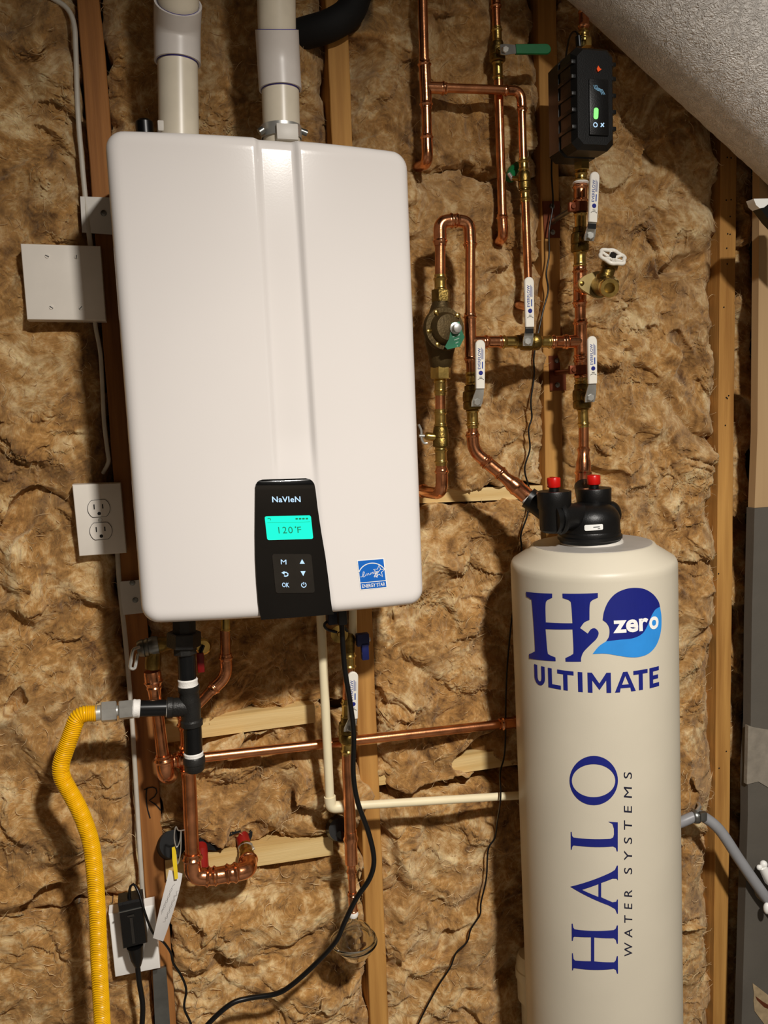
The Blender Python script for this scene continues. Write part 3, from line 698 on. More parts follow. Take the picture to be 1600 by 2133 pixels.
# --- run A
PA = .055
t = thing('copper_pipe_run', 'copper pipe run from the ceiling with a side branch, right of the heater top', 'pipe', W(884, 120, PA))
pipe(t, [(868, -480), (884, 140)], 10.5, PA); tee(t, [(884, 126), (888, 226)], [(886, 182), (930, 184)], 11, PA)
pipe(t, [(888, 220), (890, 300)], 10.5, PA); fitting(t, 'elbow', [(889, 278), (891, 340), (872, 347, .0), (864, 348, -.035)], 10.5, PA, fr=.022)
pipe(t, [(925, 183), (1055, 188)], 9.5, PA); fitting(t, 'elbow', [(1048, 188), (1085, 189), (1088, 234)], 9, PA, fr=.024)
pipe(t, [(1087, 228), (1090, 338)], 8.5, PA); adapter(t, [(1090, 330), (1091, 360)], 9, PA); adapter(t, [(1093, 392), (1094, 422)], 9, PA)
pipe(t, [(1094, 416), (1102, 628)], 8.5, PA); fitting(t, 'elbow', [(1101, 605), (1103, 640), (1083, 636, .012), (1078, 634, -.02)], 8.5, PA, fr=.018)
tv = thing('ball_valve', 'brass valve with a green lever turned back towards the wall', 'valve', W(1092, 376, PA))
A, B = W(1091, 357, PA), W(1093, 395, PA); R = 13*ppm(1092, 376, PA)
MB().between(A, B, [(0, R*.75), (.08, R*.9), (.3, R), (.55, R), (.58, R*.9), (.62, R), (.95, R), (1, R*.7)], 26).build('valve_body', 'brass_dark', tv)
MB().sweep([W(1090, 374, PA), W(1068, 371, .04)], R*.35, 14).build('stem', 'brass', tv)
MB().sweep([W(1068, 374, .04), W(1060, 362, .035)], .004, 10).build('lever', 'steel', tv)
MB().sweep([W(1062, 372, .03), W(1068, 356, .02), W(1079, 345, .01)], [.009, .010, .008], 14).build('grip', 'green_grip', tv)
# --- run B
PB = .034
t = thing('copper_pipe_run', 'straight copper pipe run behind the green-handled valve', 'pipe', W(1037, 200, PB))
pipe(t, [(1017, -480), (1035, 75)], 9, PB); fitting(t, 'coupling', [(1032, -20), (1033.5, 20)], 9, PB); adapter(t, [(1035, 56), (1036, 94)], 9, PB)
adapter(t, [(1036.5, 124), (1038, 168)], 9.5, PB); pipe(t, [(1038, 160), (1047, 462)], 9.5, PB)
fitting(t, 'elbow', [(1046, 446), (1049, 494), (1040, 503, .006), (1036, 508, -.02)], 9.5, PB, fr=.02)
valve('brass ball valve with a horizontal green grip near the top', (1035.5, 88), (1036.5, 130), 17, PB, (1052, 103), (1074, 103), (1147, 103), 21, 'green_grip', .04, text=False, blk=False)
# --- run C
PC = .12
t = thing('copper_riser', 'thick copper riser dropping from the leak sensor to the tank head', 'pipe', W(1210, 700, PC))
pipe(t, [(1219, -420), (1216, 60)], 9, PC); fitting(t, 'coupling', [(1217, 18), (1216, 62)], 9.5, PC); adapter(t, [(1216, 60), (1217, 86)], 9, PC); nut(t, (1221, 80), (1222, 98), 12, PC)
nut(t, (1209, 318), (1209, 334), 20, PC, 'brass_dark'); nut(t, (1212, 330), (1212, 356), 17, PC); adapter(t, [(1211, 354), (1210, 384)], 11, PC)
mb = MB().between(W(1210, 378, PC), W(1210, 384, PC), [(0, .0125), (.5, .0150), (1, .0125)], 20); mb.build('thread_tape', 'tape_white', t)
fitting(t, 'coupling', [(1209, 380), (1209, 428)], 12.5, PC); pipe(t, [(1209, 420), (1209, 450)], 11.5, PC); adapter(t, [(1209, 438), (1209, 486)], 11, PC)
adapter(t, [(1208, 518), (1208, 562)], 11.5, PC); pipe(t, [(1208, 556), (1210, 800)], 11.5, PC)
tee(t, [(1208, 556), (1208, 640)], [(1208, 598), (1222, 598, .16)], 12, PC); tee(t, [(1209, 664), (1210, 752)], [(1209, 711), (1172, 712)], 12, PC)
fitting(t, 'coupling', [(1210, 742), (1211, 792)], 12, PC); adapter(t, [(1211, 780), (1211.5, 806)], 11.5, PC)
adapter(t, [(1214, 846), (1216, 890)], 10, PC); pipe(t, [(1216, 880), (1216, 950)], 10.5, PC)
A, B = W(1216, 932, PC), W(1214, 1035, PC+.02); r = ppm(1216, 950, PC)
MB().between(A, B, [(0, 11.5*r), (.05, 14*r), (.1, 11.8*r), (.2, 12.2*r), (.3, 15*r), (.48, 16*r), (.52, 18.5*r), (.57, 16*r), (.8, 16*r), (1, 16*r)], 26).build('reducer', 'copper_bright', t)
valve('white-gripped ball valve on the riser just below the black leak sensor', (1208, 474), (1208, 526), 19, PC, (1229, 491), (1234, 463), (1239, 358), 21, 'white_grip', .045)
valve('white-gripped ball valve lowest on the riser, above the tank head', (1211, 800), (1213, 852), 19, PC, (1230, 828), (1234, 799), (1233, 700), 21, 'white_grip', .045, blk=False)
# clips
def clip(label, cs, p, cx, scr, rod, ring):
    t = thing('pipe_clip', label, 'pipe clip', W(*cx, p), 'copper pipe clips on the stud')
    MB().prism(P3(cs, .004), (0, .003, 0)).build('base_plate', 'copper_painted', t)
    for s in scr: MB().lathe(W(*s, .004), (0, -1, 0), [(0, .0055), (.002, .005), (.0035, .002)], 12).build('screw', 'zinc', t)
    a, b = rod; MB().sweep([W(*a, .004), W(*a, .012), W(*b, PC-.01)], [.007, .0045, .0045], 12).build('rod', 'zinc' if ring[1] < 600 else 'copper_painted', t)
    c = W(*ring, PC); R = 13.6*ppm(*ring, PC)
    MB().lathe(c-Vector((0, 0, .008)), (0, 0, 1), [(0, R*.97), (0, R*1.12), (.016, R*1.12), (.016, R*.97)], 26, False).build('ring', 'copper_painted', t)
    MB().rbox(c+Vector((-R*1.3, -.0, 0)), (.008, .0045, .008), .001).lathe(c+Vector((-R*1.45, -.005, 0)), (0, -1, 0), [(0, .0045), (.003, .004)], 12).build('ring_lug', 'copper_painted', t)
clip('upper copper pipe clip on the stud, with a grey rod', [(1131, 419), (1166, 419), (1167, 495), (1135, 495)], .004, (1149, 457), [(1150, 430), (1151, 484)], ((1151, 461), (1190, 437)), (1209, 432))
clip('lower copper pipe clip on the stud, level with the lowest riser valve', [(1144, 741), (1178, 741), (1180, 813), (1147, 814)], .004, (1162, 778), [(1160, 751), (1161, 802)], ((1160, 776), (1195, 772)), (1210, 770))
# sillcock
t = thing('hose_tap', 'brass hose tap with a white wheel handle, right of the riser', 'tap', W(1250, 590, .19))
ka = ppm(1250, 590, .19); ax = Vector((.38, -.9, -.12)).normalized()
loop = smooth2d([(1207, 588), (1211, 580), (1225, 571), (1243, 565), (1258, 566), (1280, 576), (1290, 588), (1288, 600), (1272, 612), (1250, 621), (1234, 616), (1210, 600)], 4)
fl = [W(p.x, p.y, .165-(p.x-1250)*.00012) for p in loop]; MB().prism(fl, (.0, .006, 0)).build('wall_flange', 'brass_satin', t)
for s in ((1212, 590), (1284, 588)): MB().lathe(W(*s, .17), (0, -1, 0), [(0, .004), (.002, .004), (.003, .002)], 10).build('screw', 'brass_dark', t)
MB().sweep([W(1215, 600, .13), W(1240, 597, .165)], .012, 16).build('inlet', 'copper', t)
MB().sweep([W(1247, 598, .16), W(1258, 592, .19), W(1268, 598, .215)], [.017, .018, .015], 20).build('tap_body', 'brass_dark', t)
A, B = W(1264, 597, .20), W(1270, 600, .24); MB().between(A, B, [(0, .014), (.3, .016), (.9, .0165), (1, .015), (1, .009), (.5, .0085)], 24, True).build('spout', 'brass', t)
A, B = W(1256, 592, .19), W(1272, 548, .195); MB().between(A, B, [(0, .015), (.35, .016), (.4, .0125), (.75, .012), (.78, .015), (.98, .0145), (1, .008), (1.12, .008)], 20).build('bonnet', 'brass_dark', t)
c = W(1276, 535, .2); upv = (W(1277, 520, .205)-W(1270, 560, .195)).normalized(); upv = (upv+Vector((0, -.55, 0))).normalized()
ux = (Vector((1, 0, 0))-upv*upv.x).normalized(); uz = upv.cross(ux); Rw = 26*ka; mb = MB()
mb.sweep([c+(ux*math.cos(a)+uz*math.sin(a))*Rw*(1+.07*math.cos(6*a)) for a in np.linspace(0, 2*PI, 49)], .0036, 10, False)
for i in range(6):
    a = i*PI/3+.26; d = ux*math.cos(a)+uz*math.sin(a); mb.sweep([c+d*Rw*.3-upv*.003, c+d*Rw*.95], [.0034, .0024], 8)
mb.lathe(c-upv*.005, upv, [(0, .0078), (.005, .0078), (.006, .005)], 18); mb.build('wheel_handle', 'white_grip', t)
MB().lathe(c+upv*.001, upv, [(0, .0065), (.005, .006), (.006, .003)], 6).build('wheel_screw', 'black_iron', t)
# --- bypass
t = thing('bypass_pipe', 'short horizontal copper bypass joining the two vertical pipes', 'pipe', W(1090, 712, PC))
pipe(t, [(1000, 712), (1185, 712)], 10.5, PC); fitting(t, 'coupling', [(1006, 712), (1050, 712)], 10.5, PC); adapter(t, [(1042, 712), (1082, 712)], 11, PC); adapter(t, [(1116, 712), (1152, 712)], 11, PC); fitting(t, 'coupling', [(1146, 712), (1182, 712)], 11, PC)
valve('white-gripped ball valve on the horizontal bypass pipe', (1074, 712), (1124, 712), 18, PC, (1100, 711), (1103, 681), (1101.5, 577), 21, 'white_grip', .045)
# --- run D
PD = .12
t = thing('copper_loop', 'copper pipe looping over at the top and angling down to the tank head', 'pipe', W(980, 700, PD))
pipe(t, [(917, 588), (917, 500)], 11, PD); fitting(t, 'elbow', [(917, 512), (916, 462), (949, 459)], 12, PD, fr=.036); fitting(t, 'elbow', [(943, 459), (977, 462), (980, 518)], 11.5, PD-.004, fr=.034)
pipe(t, [(980, 505), (979, 660)], 10.5, PD); tee(t, [(979, 652), (981, 756)], [(980, 712), (1018, 712)], 11, PD); pipe(t, [(981, 745), (983, 800)], 10.5, PD)
adapter(t, [(982, 775), (983, 808)], 11, PD); adapter(t, [(984, 848), (985, 892)], 11, PD); pipe(t, [(985, 885), (985, 920)], 10.5, PD)
fitting(t, 'elbow', [(984, 898), (987, 940), (1017, 965, .128)], 11.5, PD, fr=.03); fitting(t, 'coupling', [(1008, 958, .126), (1049, 991, .137)], 12, PD)
A, B = W(1038, 983, .135), W(1106, 1040, .155); r = ppm(1060, 1000, .14)
MB().between(A, B, [(0, 12*r), (.12, 13*r), (.22, 12.5*r), (.35, 14.5*r), (.42, 17*r), (.5, 17*r), (.56, 19*r), (.62, 17*r), (.9, 17*r), (1, 17*r)], 26).build('reducer', 'copper_bright', t)
mb = MB().between(W(1098, 1032, .153), W(1106, 1040, .155), [(0, 17.4*r), (.4, 19*r), (1, 18*r)], 24); mb.build('thread_tape', 'tape_white', t)
valve('white-gripped ball valve right of the brass regulator', (982, 803), (984, 854), 19, PD, (994, 837), (1000, 809), (1000, 708), 21, 'white_grip', .045, blk=False)
w2_ = lambda l: [Vector((q.x, q.z)) for q in [W(a_, b_, .1716) for a_, b_ in l]]
# --- pressure regulator
t = thing('pressure_regulator', 'dull brass bell-shaped pressure regulator with a bolted round face', 'regulator', W(920, 690, .11))
adapter(t, [(917, 572), (918, 612)], 11.5, PD); nut(t, (918, 604), (918, 630), 20, PD, 'brass_dark')
A, B = W(918, 628, PD), W(918, 768, PD); r = ppm(920, 690, PD)
MB().between(A, B, [(0, 17*r), (.15, 24*r), (.4, 34*r), (.6, 34*r), (.78, 27*r), (.85, 25*r), (.97, 22*r), (1, 18*r)], 30).build('regulator_body', 'brass_shaded', t)
c = W(922, 686, .145); dv = Vector((.12, -1, .05)).normalized()
o = MB().lathe(c, dv, [(0, 44*r), (.006, 45*r), (.010, 43*r), (.010, 33*r), (.018, 31*r), (.024, 26*r), (.026, 10*r)], 40).build('face_cover', 'brass_shaded', t)
for a in (.75, 2.1, 3.3, 4.2, 5.6):
    MB().lathe(c+Vector((math.cos(a), 0, math.sin(a)))*37*r+dv*.010, dv, [(0, .0045), (.004, .0045), (.005, .003)], 8).build('bolt', 'brass', o)
sc = W(954, 683, .185); MB().between(W(946, 684, .165), sc, [(0, 11*r), (.45, 12*r), (.5, 8.5*r), (.97, 8.5*r), (1, 7*r)], 16).build('adjusting_screw', 'steel', t)
gl = [(941, 672), (957, 670), (963, 690), (968, 702), (958, 722), (932, 728), (927, 722), (936, 705)]
MB().prism([W(a_, b_, .171) for a_, b_ in gl], (0, .0008, 0)).build('paper_tag', 'green_tag', t)['label'] = 'green paper tag'
print_on('tag_print', [stroke2d(w2_([(943+i*3, 702+i*6.5), (958-i*1.5, 697+i*7.5)]), .0016) for i in range(4)], lambda u, v: Vector((u, -.1716, v)), 'icon_gray', t)
nut(t, (918, 764), (918, 789), 22, PD, 'brass'); adapter(t, [(917, 786), (917, 824)], 11, PD)
# --- below the regulator
t = thing('copper_drop', 'copper drop below the regulator ending in an elbow into the wall', 'pipe', W(918, 950, PD))
pipe(t, [(917, 815), (917, 868)], 10.5, PD); adapter(t, [(917, 852), (918, 894)], 11, PD); adapter(t, [(918, 930), (919, 970)], 11, PD); pipe(t, [(919, 962), (920, 990)], 11, PD)
fitting(t, 'elbow', [(920, 974), (921, 1028), (893, 1026, .07), (880, 1022, .02)], 11.5, PD, fr=.03); pipe(t, [(884, 1023, .035), (872, 1020, -.04)], 11, PD)
tv = thing('ball_valve', 'brass ball valve with a thin steel lever beside the right edge of the heater', 'valve', W(918, 912, PD))
A, B = W(917.5, 888, PD), W(919, 932, PD); R = 17*ppm(918, 912, PD)
MB().between(A, B, [(0, R*.75), (.05, R*.85), (.2, R*.92), (.5, R), (.53, R*.93), (.57, R), (.94, R), (1, R*.7)], 28).build('valve_body', 'brass_dark', tv)
MB().between(W(910, 911, PD), W(885, 908, PD), [(0, R*.5), (.85, R*.5), (1, R*.35)], 18).build('bonnet', 'brass', tv)
MB().sweep(path(P3([(872, 884), (878, 896), (878, 915), (883, 924), (890, 923)], PD), .006, .002), .0022, 8).sweep(P3([(884, 908), (873, 908)], PD), .003, 10).build('lever', 'steel', tv)

# ------------------------------------------------------------------ leak sensor on the riser
t = thing('leak_sensor', 'black rugged leak sensor box with a green light on the copper riser', 'sensor', W(1225, 310, .1))
xl, xr = W(1195, 200, .2).x, W(1283, 200, .2).x; zt, zb = W(1240, 96, .2).z, W(1240, 310, .2).z
def chamf(x0, x1, z0, z1, c): return [(x0+c, z0), (x1-c, z0), (x1, z0+c), (x1, z1-c), (x1-c, z1), (x0+c, z1), (x0, z1-c), (x0, z0+c)]
mb = MB(); lay = []
for y, ins in ((-.105, .004), (-.108, 0), (-.145, 0), (-.147, .003), (-.152, .003), (-.154, 0), (-.19, 0), (-.2, .007)):
    lay.append([Vector((a_, y, b_)) for a_, b_ in chamf(xl+ins, xr-ins, zb+ins, zt-ins, .011)])
mb.grid(lay, cu=True); mb.f += [tuple(range(8)), tuple(range(len(lay)*8-8, len(lay)*8))]
case = mb.build('case', 'black_plastic', t, ang=25)
for py in (133, 163, 198, 232, 267):
    z = W(1280, py, .2).z
    for x in (xl+.004, xr-.004): MB().rbox((x, -.172, z), (.006, .026, .0035), .001).build('rib', 'black_plastic', case)
x0, x1 = W(1226, 200, .2).x, W(1266, 200, .2).x; MB().rbox(((x0+x1)/2, -.2005, (W(1240, 165, .2).z+W(1240, 283, .2).z)/2), ((x1-x0)/2, .003, (W(1240, 165, .2).z-W(1240, 283, .2).z)/2), .0015).build('face_panel', 'black_plastic', case)
FP = lambda p: (lambda u, v: Vector((u, -p, v)))
def w2(l, p): return [Vector((q.x, q.z)) for q in [W(a_, b_, p) for a_, b_ in l]]
pf = .2042
print_on('status_light', [poly2d(rrect(*w2([(1236.5, 248), (1246, 248.4), (1237.5, 224)], pf), rad=.45))], FP(pf), 'led_green', case)
print_on('warning_light', [poly2d(w2([(1244, 143), (1247, 136), (1251, 142), (1254, 143.5), (1250, 147), (1246.5, 149)], pf))], FP(.2032), 'led_orange', case)
sw = []
for i in range(3): sw.append(stroke2d(w2([(1237+i*3, 177), (1239+i*3, 184-i*.6), (1245+i*2.4, 188-i*1.4), (1251+i*2, 190-i*1.5), (1254+i*3.2, 197)], pf), .0012))
print_on('wave_emblem', sw, FP(pf), 'led_blue', case)
cc = w2([(1240.5, 260)], pf)[0]; sx = w2([(1252, 256.5), (1258, 264), (1258.5, 256), (1251.5, 264.5)], pf)
print_on('status_icons', [stroke2d([cc+Vector((math.cos(a_), math.sin(a_)))*.0034 for a_ in np.linspace(0, 2*PI, 17)[:-1]], .0016, True), stroke2d(sx[:2], .0018), stroke2d(sx[2:], .0018)], FP(pf), 'icon_white', case)
MB().sweep(P3([(1207, 98, .12), (1205, 76, .12)]), .006, 12).build('cord_boot', 'black_rubber', t)

# ------------------------------------------------------------------ lower pipework
PG = .15
t = thing('gas_pipe', 'black iron gas pipe with a tee hanging under the heater', 'pipe', W(392, 1590, PG))
g = ppm(390, 1450, PG)
nut(t, (383, 1270), (384, 1320), 25, PG, 'black_iron', 'union_end', 8); nut(t, (383, 1316), (383, 1347), 35, PG, 'black_iron', 'union_nut', 6); nut(t, (385, 1346), (386, 1362), 25, PG, 'black_iron', 'union_end', 8)
pipe(t, [(388, 1355), (391, 1428)], 18.5, PG, 'iron_pipe', 'nipple'); pipe(t, [(401, 1505), (404, 1585)], 18.5, PG, 'iron_pipe', 'nipple'); pipe(t, [(355, 1474), (282, 1476)], 17, PG, 'iron_pipe', 'nipple')
def tape(a, b, r, p): 
    A, B = W(*a, p), W(*b, p); MB().between(A, B, [(0, r*.97*g), (.15, r*1.06*g), (.5, r*1.02*g), (.85, r*1.08*g), (1, r*g)], 22).build('thread_tape', 'tape_white', t)
tape((391, 1413), (392, 1430), 19.5, PG); tape((403, 1566), (404, 1579), 19.5, PG); tape((292, 1476), (276, 1476), 18, PG); tape((352, 1474), (346, 1474), 18, PG)
A, B = W(392.5, 1427, PG), W(400, 1512, PG); mb = MB().between(A, B, [(0, 20*g), (.02, 22.5*g), (.13, 22.5*g), (.17, 20*g), (.3, 20.5*g), (.5, 22*g), (.7, 20.5*g), (.83, 20*g), (.87, 23*g), (.98, 23*g), (1, 20*g)], 28)
mb.between(W(396, 1472, PG), W(347, 1474, PG), [(0, 21*g), (.45, 20*g), (.72, 19.5*g), (.76, 21.5*g), (.97, 21.5*g), (1, 19*g)], 26); mb.build('tee', 'black_iron', t)
A, B = W(404, 1574, PG), W(406, 1606, PG); MB().between(A, B, [(0, 21*g), (.08, 23*g), (.45, 23*g), (.5, 21.5*g), (.85, 21*g), (1, 17*g)], 24).build('end_cap', 'black_iron', t)
# yellow hose
t = thing('gas_hose', 'yellow corrugated gas hose with silver end nuts', 'hose', W(200, 2000, PG))
nut(t, (278, 1477), (248, 1480), 20, PG, 'steel', 'hex_fitting'); nut(t, (249, 1480), (240, 1481), 11, PG, 'steel', 'thread', 16); nut(t, (243, 1481), (211, 1484), 22, PG, 'steel', 'flare_nut'); nut(t, (212, 1484), (198, 1486), 16, PG, 'steel', 'collar', 24)
hp3 = path(P3([(201, 1486, PG), (163, 1487, PG), (121, 1606, PG), (168, 1690, PG), (190, 1752, .15), (198, 1820, .15), (203, 1900, .15), (206, 2000, .15), (213, 2133, .15), (222, 2300, .15)]), .022, .0006)
rh = 16.5*ppm(150, 1600, PG); T_ = len(hp3)
mb = MB(); mb.sweep(hp3, [rh*(1+.07*math.cos(i*.0006/.0031*2*PI)) for i in range(T_)], 28); mb.build('hose', 'yellow_coat', t)
# relief valve
PR = .1; k = ppm(320, 1350, PR)
t = thing('relief_valve', 'brass relief valve with a steel lever loop under the heater left corner', 'valve', W(325, 1350, PR))
MB().between(W(325, 1345, PR), W(372, 1335, PR), [(0, 15*k), (.2, 17*k), (.4, 15*k), (.7, 14*k), (1, 13*k)], 22).build('valve_body', 'brass_dark', t)
MB().between(W(286, 1352, PR), W(330, 1344, PR), [(0, 14*k), (.1, 17*k), (.3, 19*k), (.34, 17*k), (.5, 20*k), (.55, 18*k), (.75, 21*k), (1, 19*k)], 24).build('spring_cap', 'zinc', t)
MB().sweep(path(P3([(290, 1348, .12), (277, 1352, .13), (270, 1392, .13), (281, 1394, .13), (287, 1362, .12)]), .006, .002), .0028, 8).build('lever', 'steel', t)
MB().between(W(320, 1355, PR), W(318, 1392, PR), [(0, 16*k), (.7, 17*k), (1, 16*k)], 20).build('outlet', 'brass_dark', t)
PQ = .095
t = thing('discharge_pipe', 'copper discharge pipe dropping from the relief valve beside the stud', 'pipe', W(340, 1600, PQ))
A, B = W(317, 1398, PQ), W(323, 1448, PQ); MB().between(A, B, [(0, 17*k), (.1, 18*k), (.38, 18*k), (.44, 20.5*k), (.5, 18*k), (.62, 15*k), (.68, 16.5*k), (.8, 14*k), (1, 13.5*k)], 24).build('adapter', 'copper_bright', t)
pipe(t, [(322, 1440), (341, 1588)], 12.8, PQ); fitting(t, 'elbow', [(340, 1572), (345, 1612), (352, 1617, .03), (355, 1610, -.03)], 14.5, PQ, fr=.025, k=1.25)
# red handled valve behind the gas pipe
t = thing('red_handled_valve', 'small brass valve with a red handle behind the gas pipe', 'valve', W(422, 1350, .1))
MB().lathe(W(421, 1345, .09), (.1, -1, .1), [(0, .013), (.012, .014), (.016, .011)], 22).build('valve_cap', 'brass', t)
MB().sweep(P3([(424, 1344, .11), (417, 1362, .115), (414, 1372, .115)]), .003, 8).build('strap', 'black_rubber', t)
MB().rbox(W(418, 1380, .115), (.006, .004, .017), .002).build('handle', 'red_dark', t)
MB().sweep(P3([(420, 1330, .09), (400, 1335, .09)]), .011, 16).build('valve_body', 'brass_dark', t)
# hot outlet
PO = .1
t = thing('hot_water_pipe', 'copper pipe from the heater angling behind the gas tee, then down to a curl at the floor end', 'pipe', W(400, 1700, .09))
t['label'] = 'copper pipe angling behind the gas tee, then dropping to a curl beside the stud'
adapter(t, [(470, 1262), (470, 1318)], 9, PO); pipe(t, [(469, 1310), (470, 1376)], 10.5, PO); fitting(t, 'elbow', [(470, 1362), (472, 1408), (440, 1438)], 11.5, PO, fr=.025); pipe(t, [(446, 1432), (393, 1487)], 10.5, PO)
PV = .085
pipe(t, [(388, 1490), (401, 1792)], 15, PV); fitting(t, 'elbow', [(386, 1478), (389, 1520)], 15, PV)
tee(t, [(390, 1545), (393, 1612)], [(391, 1580), (362, 1584)], 13.5, PV); pipe(t, [(372, 1583), (352, 1585, .03)], 12, PV)
fitting(t, 'elbow', [(400, 1776), (402, 1826), (445, 1826)], 16, PV, fr=.034); fitting(t, 'coupling', [(436, 1827), (486, 1818)], 15.5, PV)
fitting(t, 'elbow', [(478, 1820), (521, 1812, .08), (515, 1786, .045)], 16, PV, fr=.03)
A, B = W(517, 1792, .055), W(510, 1762, .015); MB().between(A, B, [(0, 17*k), (.2, 18*k), (.5, 17*k), (.55, 15*k), (1, 15*k)], 22).build('adapter', 'brass', t)
# cross pipe
t = thing('cross_pipe', 'long copper pipe running across the wall below the heater to the tank', 'pipe', W(750, 1545, .03))
pipe(t, [(400, 1580, .05), (1120, 1500, .05)], 10.5, .05); fitting(t, 'coupling', [(1040, 1508), (1082, 1504)], 10.5, .05)
# red tubing and black sheath
t = thing('red_tube', 'short red plastic tube meeting the curled copper elbow', 'tube', W(505, 1750, .0)); MB().sweep(P3([(512, 1772, .022), (505, 1744, .0), (502, 1732, -.04)]), .0125, 18).build('tube', 'red_pex', t)
MB().sweep(P3([(512, 1768, .02), (511, 1763, .016)]), .0142, 18).sweep(P3([(526, 1768, .03), (530, 1766, .03)]), .003, 8).build('hose_clamp', 'steel', t)
MB().sweep(P3([(503, 1738, -.004), (500, 1728, -.03)]), .021, 18).build('foam_collar', 'black_foam', t)
t = thing('red_tube', 'red plastic tube half hidden behind the vertical copper pipe', 'tube', W(424, 1780, .02)); MB().sweep(P3([(416, 1742, -.01), (420, 1770, .02), (423, 1812, .03)]), .011, 16).build('tube', 'red_pex', t)
tag(MB().prism(P3(smooth2d([(420, 1740), (462, 1736), (502, 1732), (478, 1742), (465, 1752), (446, 1757), (470, 1760), (452, 1772), (432, 1772), (428, 1800), (420, 1806), (416, 1770)], 3), .014), (0, .006, 0)).build('rubber_scrap', 'black_foam'), 'torn scrap of black rubber on the pine block behind the red tube', 'rubber')
tag(MB().between(W(361, 1758, .045), W(350, 1762, -.05), [(0, .024), (.8, .026), (1, .02)], 22).build('pipe_stub', 'black_foam'), 'black pipe stub in the wall between the stud and copper pipe', 'pipe')
t = thing('black_pipe_stub', 'black plastic pipe stub poking from the wall beside the lower white elbow', 'pipe', W(703, 1725, .0))
MB().between(W(708, 1728, .05), W(692, 1718, -.05), [(0, .021), (.2, .024), (.4, .022), (1, .022)], 24).build('tube', 'black_rubber', t); MB().between(W(710, 1742, .055), W(708, 1736, .03), [(0, .010), (1, .012)], 14).build('end_plug', 'black_gloss', t)
# condensate pipe
PN = .09
t = thing('drain_pipe', 'cream plastic drain pipe dropping from the heater and turning right', 'pipe', W(689, 1680, PN))
pipe(t, [(667, 1255), (687, 1662)], 9.7, PN, 'vinyl_cream'); pipe(t, [(708, 1680), (1110, 1655)], 8.8, PN, 'vinyl_cream')
mb = MB(); pp = path(P3([(687, 1659), (689, 1682), (715, 1680)], PN), .012, .002); mb.sweep(pp, 12.3*ppm(688, 1680, PN), 24); mb.build('elbow', 'vinyl_cream', t)
# cold side
PK = .1; k = ppm(725, 1600, PK)
t = thing('cold_water_pipe', 'vertical copper pipe with a brass head, ending above the glass bulb', 'pipe', W(727, 1650, PK))
MB().between(W(735, 1255, PK), W(735, 1322, PK), [(0, 8*k), (1, 9*k)], 18).build('adapter', 'vinyl_cream', t)
MB().between(W(727, 1318, PK), W(729, 1362, PK), [(0, 10*k), (.12, 13*k), (.2, 14*k), (.45, 14*k), (.5, 13*k), (.55, 13*k), (.85, 12*k), (1, 10*k)], 24).build('valve_head', 'brass_dark', t)
adapter(t, [(728, 1358), (728, 1396)], 11, PK); pipe(t, [(727, 1390), (725, 1500)], 12.5, PK); adapter(t, [(725, 1455), (725, 1500)], 12, PK); adapter(t, [(724, 1538), (724, 1572)], 11.5, PK)
pipe(t, [(724, 1565), (730, 1745)], 12.5, PK)
A, B = W(730, 1730, PK), W(733, 1830, PK); MB().between(A, B, [(0, 13*k), (.1, 13.5*k), (.17, 16*k), (.24, 13.5*k), (.68, 13.5*k), (.72, 9*k), (.8, 9*k), (.86, 11.5*k), (.92, 9*k), (1, 9*k)], 24).build('reducer', 'copper_bright', t)
pipe(t, [(733, 1825), (736, 1902)], 7.8, PK); adapter(t, [(734, 1858), (736, 1902)], 8.5, PK, 'copper_bright')
o = MB().lathe(W(706, 1320, .115), (.0, -1, .1), [(0, .015), (.006, .0155), (.007, .005), (.012, .004)], 26).build('round_port', 'brass', t)
MB().sweep(spline(P3([(702, 1317, .13), (682, 1311, .13), (676, 1300, .13), (690, 1293, .125), (712, 1302, .125), (724, 1315, .12)]), .003), .0025, 8).build('strap', 'black_rubber', t)
tv = thing('blue_handled_valve', 'small valve lever in dark blue right of the brass head', 'handle', W(760, 1345, .11)); mb = MB()
MB().sweep(P3([(733, 1333, PK), (748, 1332, PK)]), .005, 12).build('stem', 'brass', tv)
mb = MB().rbox(W(755, 1332, .115), (13*k, .007, 13*k), .002).rbox(W(760, 1357, .118), (7.5*k, .006, 17*k), .002); mb.build('grip', 'blue_grip', tv); MB().sweep(P3([(768, 1332, .11), (771, 1332, .11)]), .004, 10).build('screw', 'steel', tv)
valve('white-gripped ball valve on the lower vertical copper pipe, crossed by a black cord', (724.5, 1492), (724, 1546), 19, PK, (729, 1516), (735, 1496), (735, 1399), 22, 'white_grip', .04, blk=False)
# glass bulb
t = thing('glass_trap', 'clear glass bulb with a wide rim hanging under the copper pipe', 'glass bulb', W(736, 1998, PK))
k2 = ppm(736, 1955, PK); o = W(736, 1903, PK); 
ptop = [(0, 8.5), (14, 9), (18, 12), (26, 24), (36, 33), (46, 36), (56, 37), (60, 45), (64, 47), (68, 45), (74, 40), (86, 33), (95, 24), (101, 10), (103, 3)]
pin = [(q, max(r_-(6 if q > 60 else 4.5), .8)) for q, r_ in ptop if q < 90]
MB().lathe(o, (0.02, 0, -1), [(q*k2, r_*k2) for q, r_ in ptop]+[(q*k2, r_*k2) for q, r_ in reversed(pin)], 40, False).build('bulb', 'clear_glass', t, ang=60)
MB().lathe(W(736, 1958, PK)+Vector((0, 0, .0)), (0.02, 0, -1), [((46+4*math.sin(a_)-46)*k2, (46+3.2*math.cos(a_))*k2) for a_ in np.linspace(0, 2*PI, 13)], 44, False).build('rim', 'clear_glass', t, ang=80)
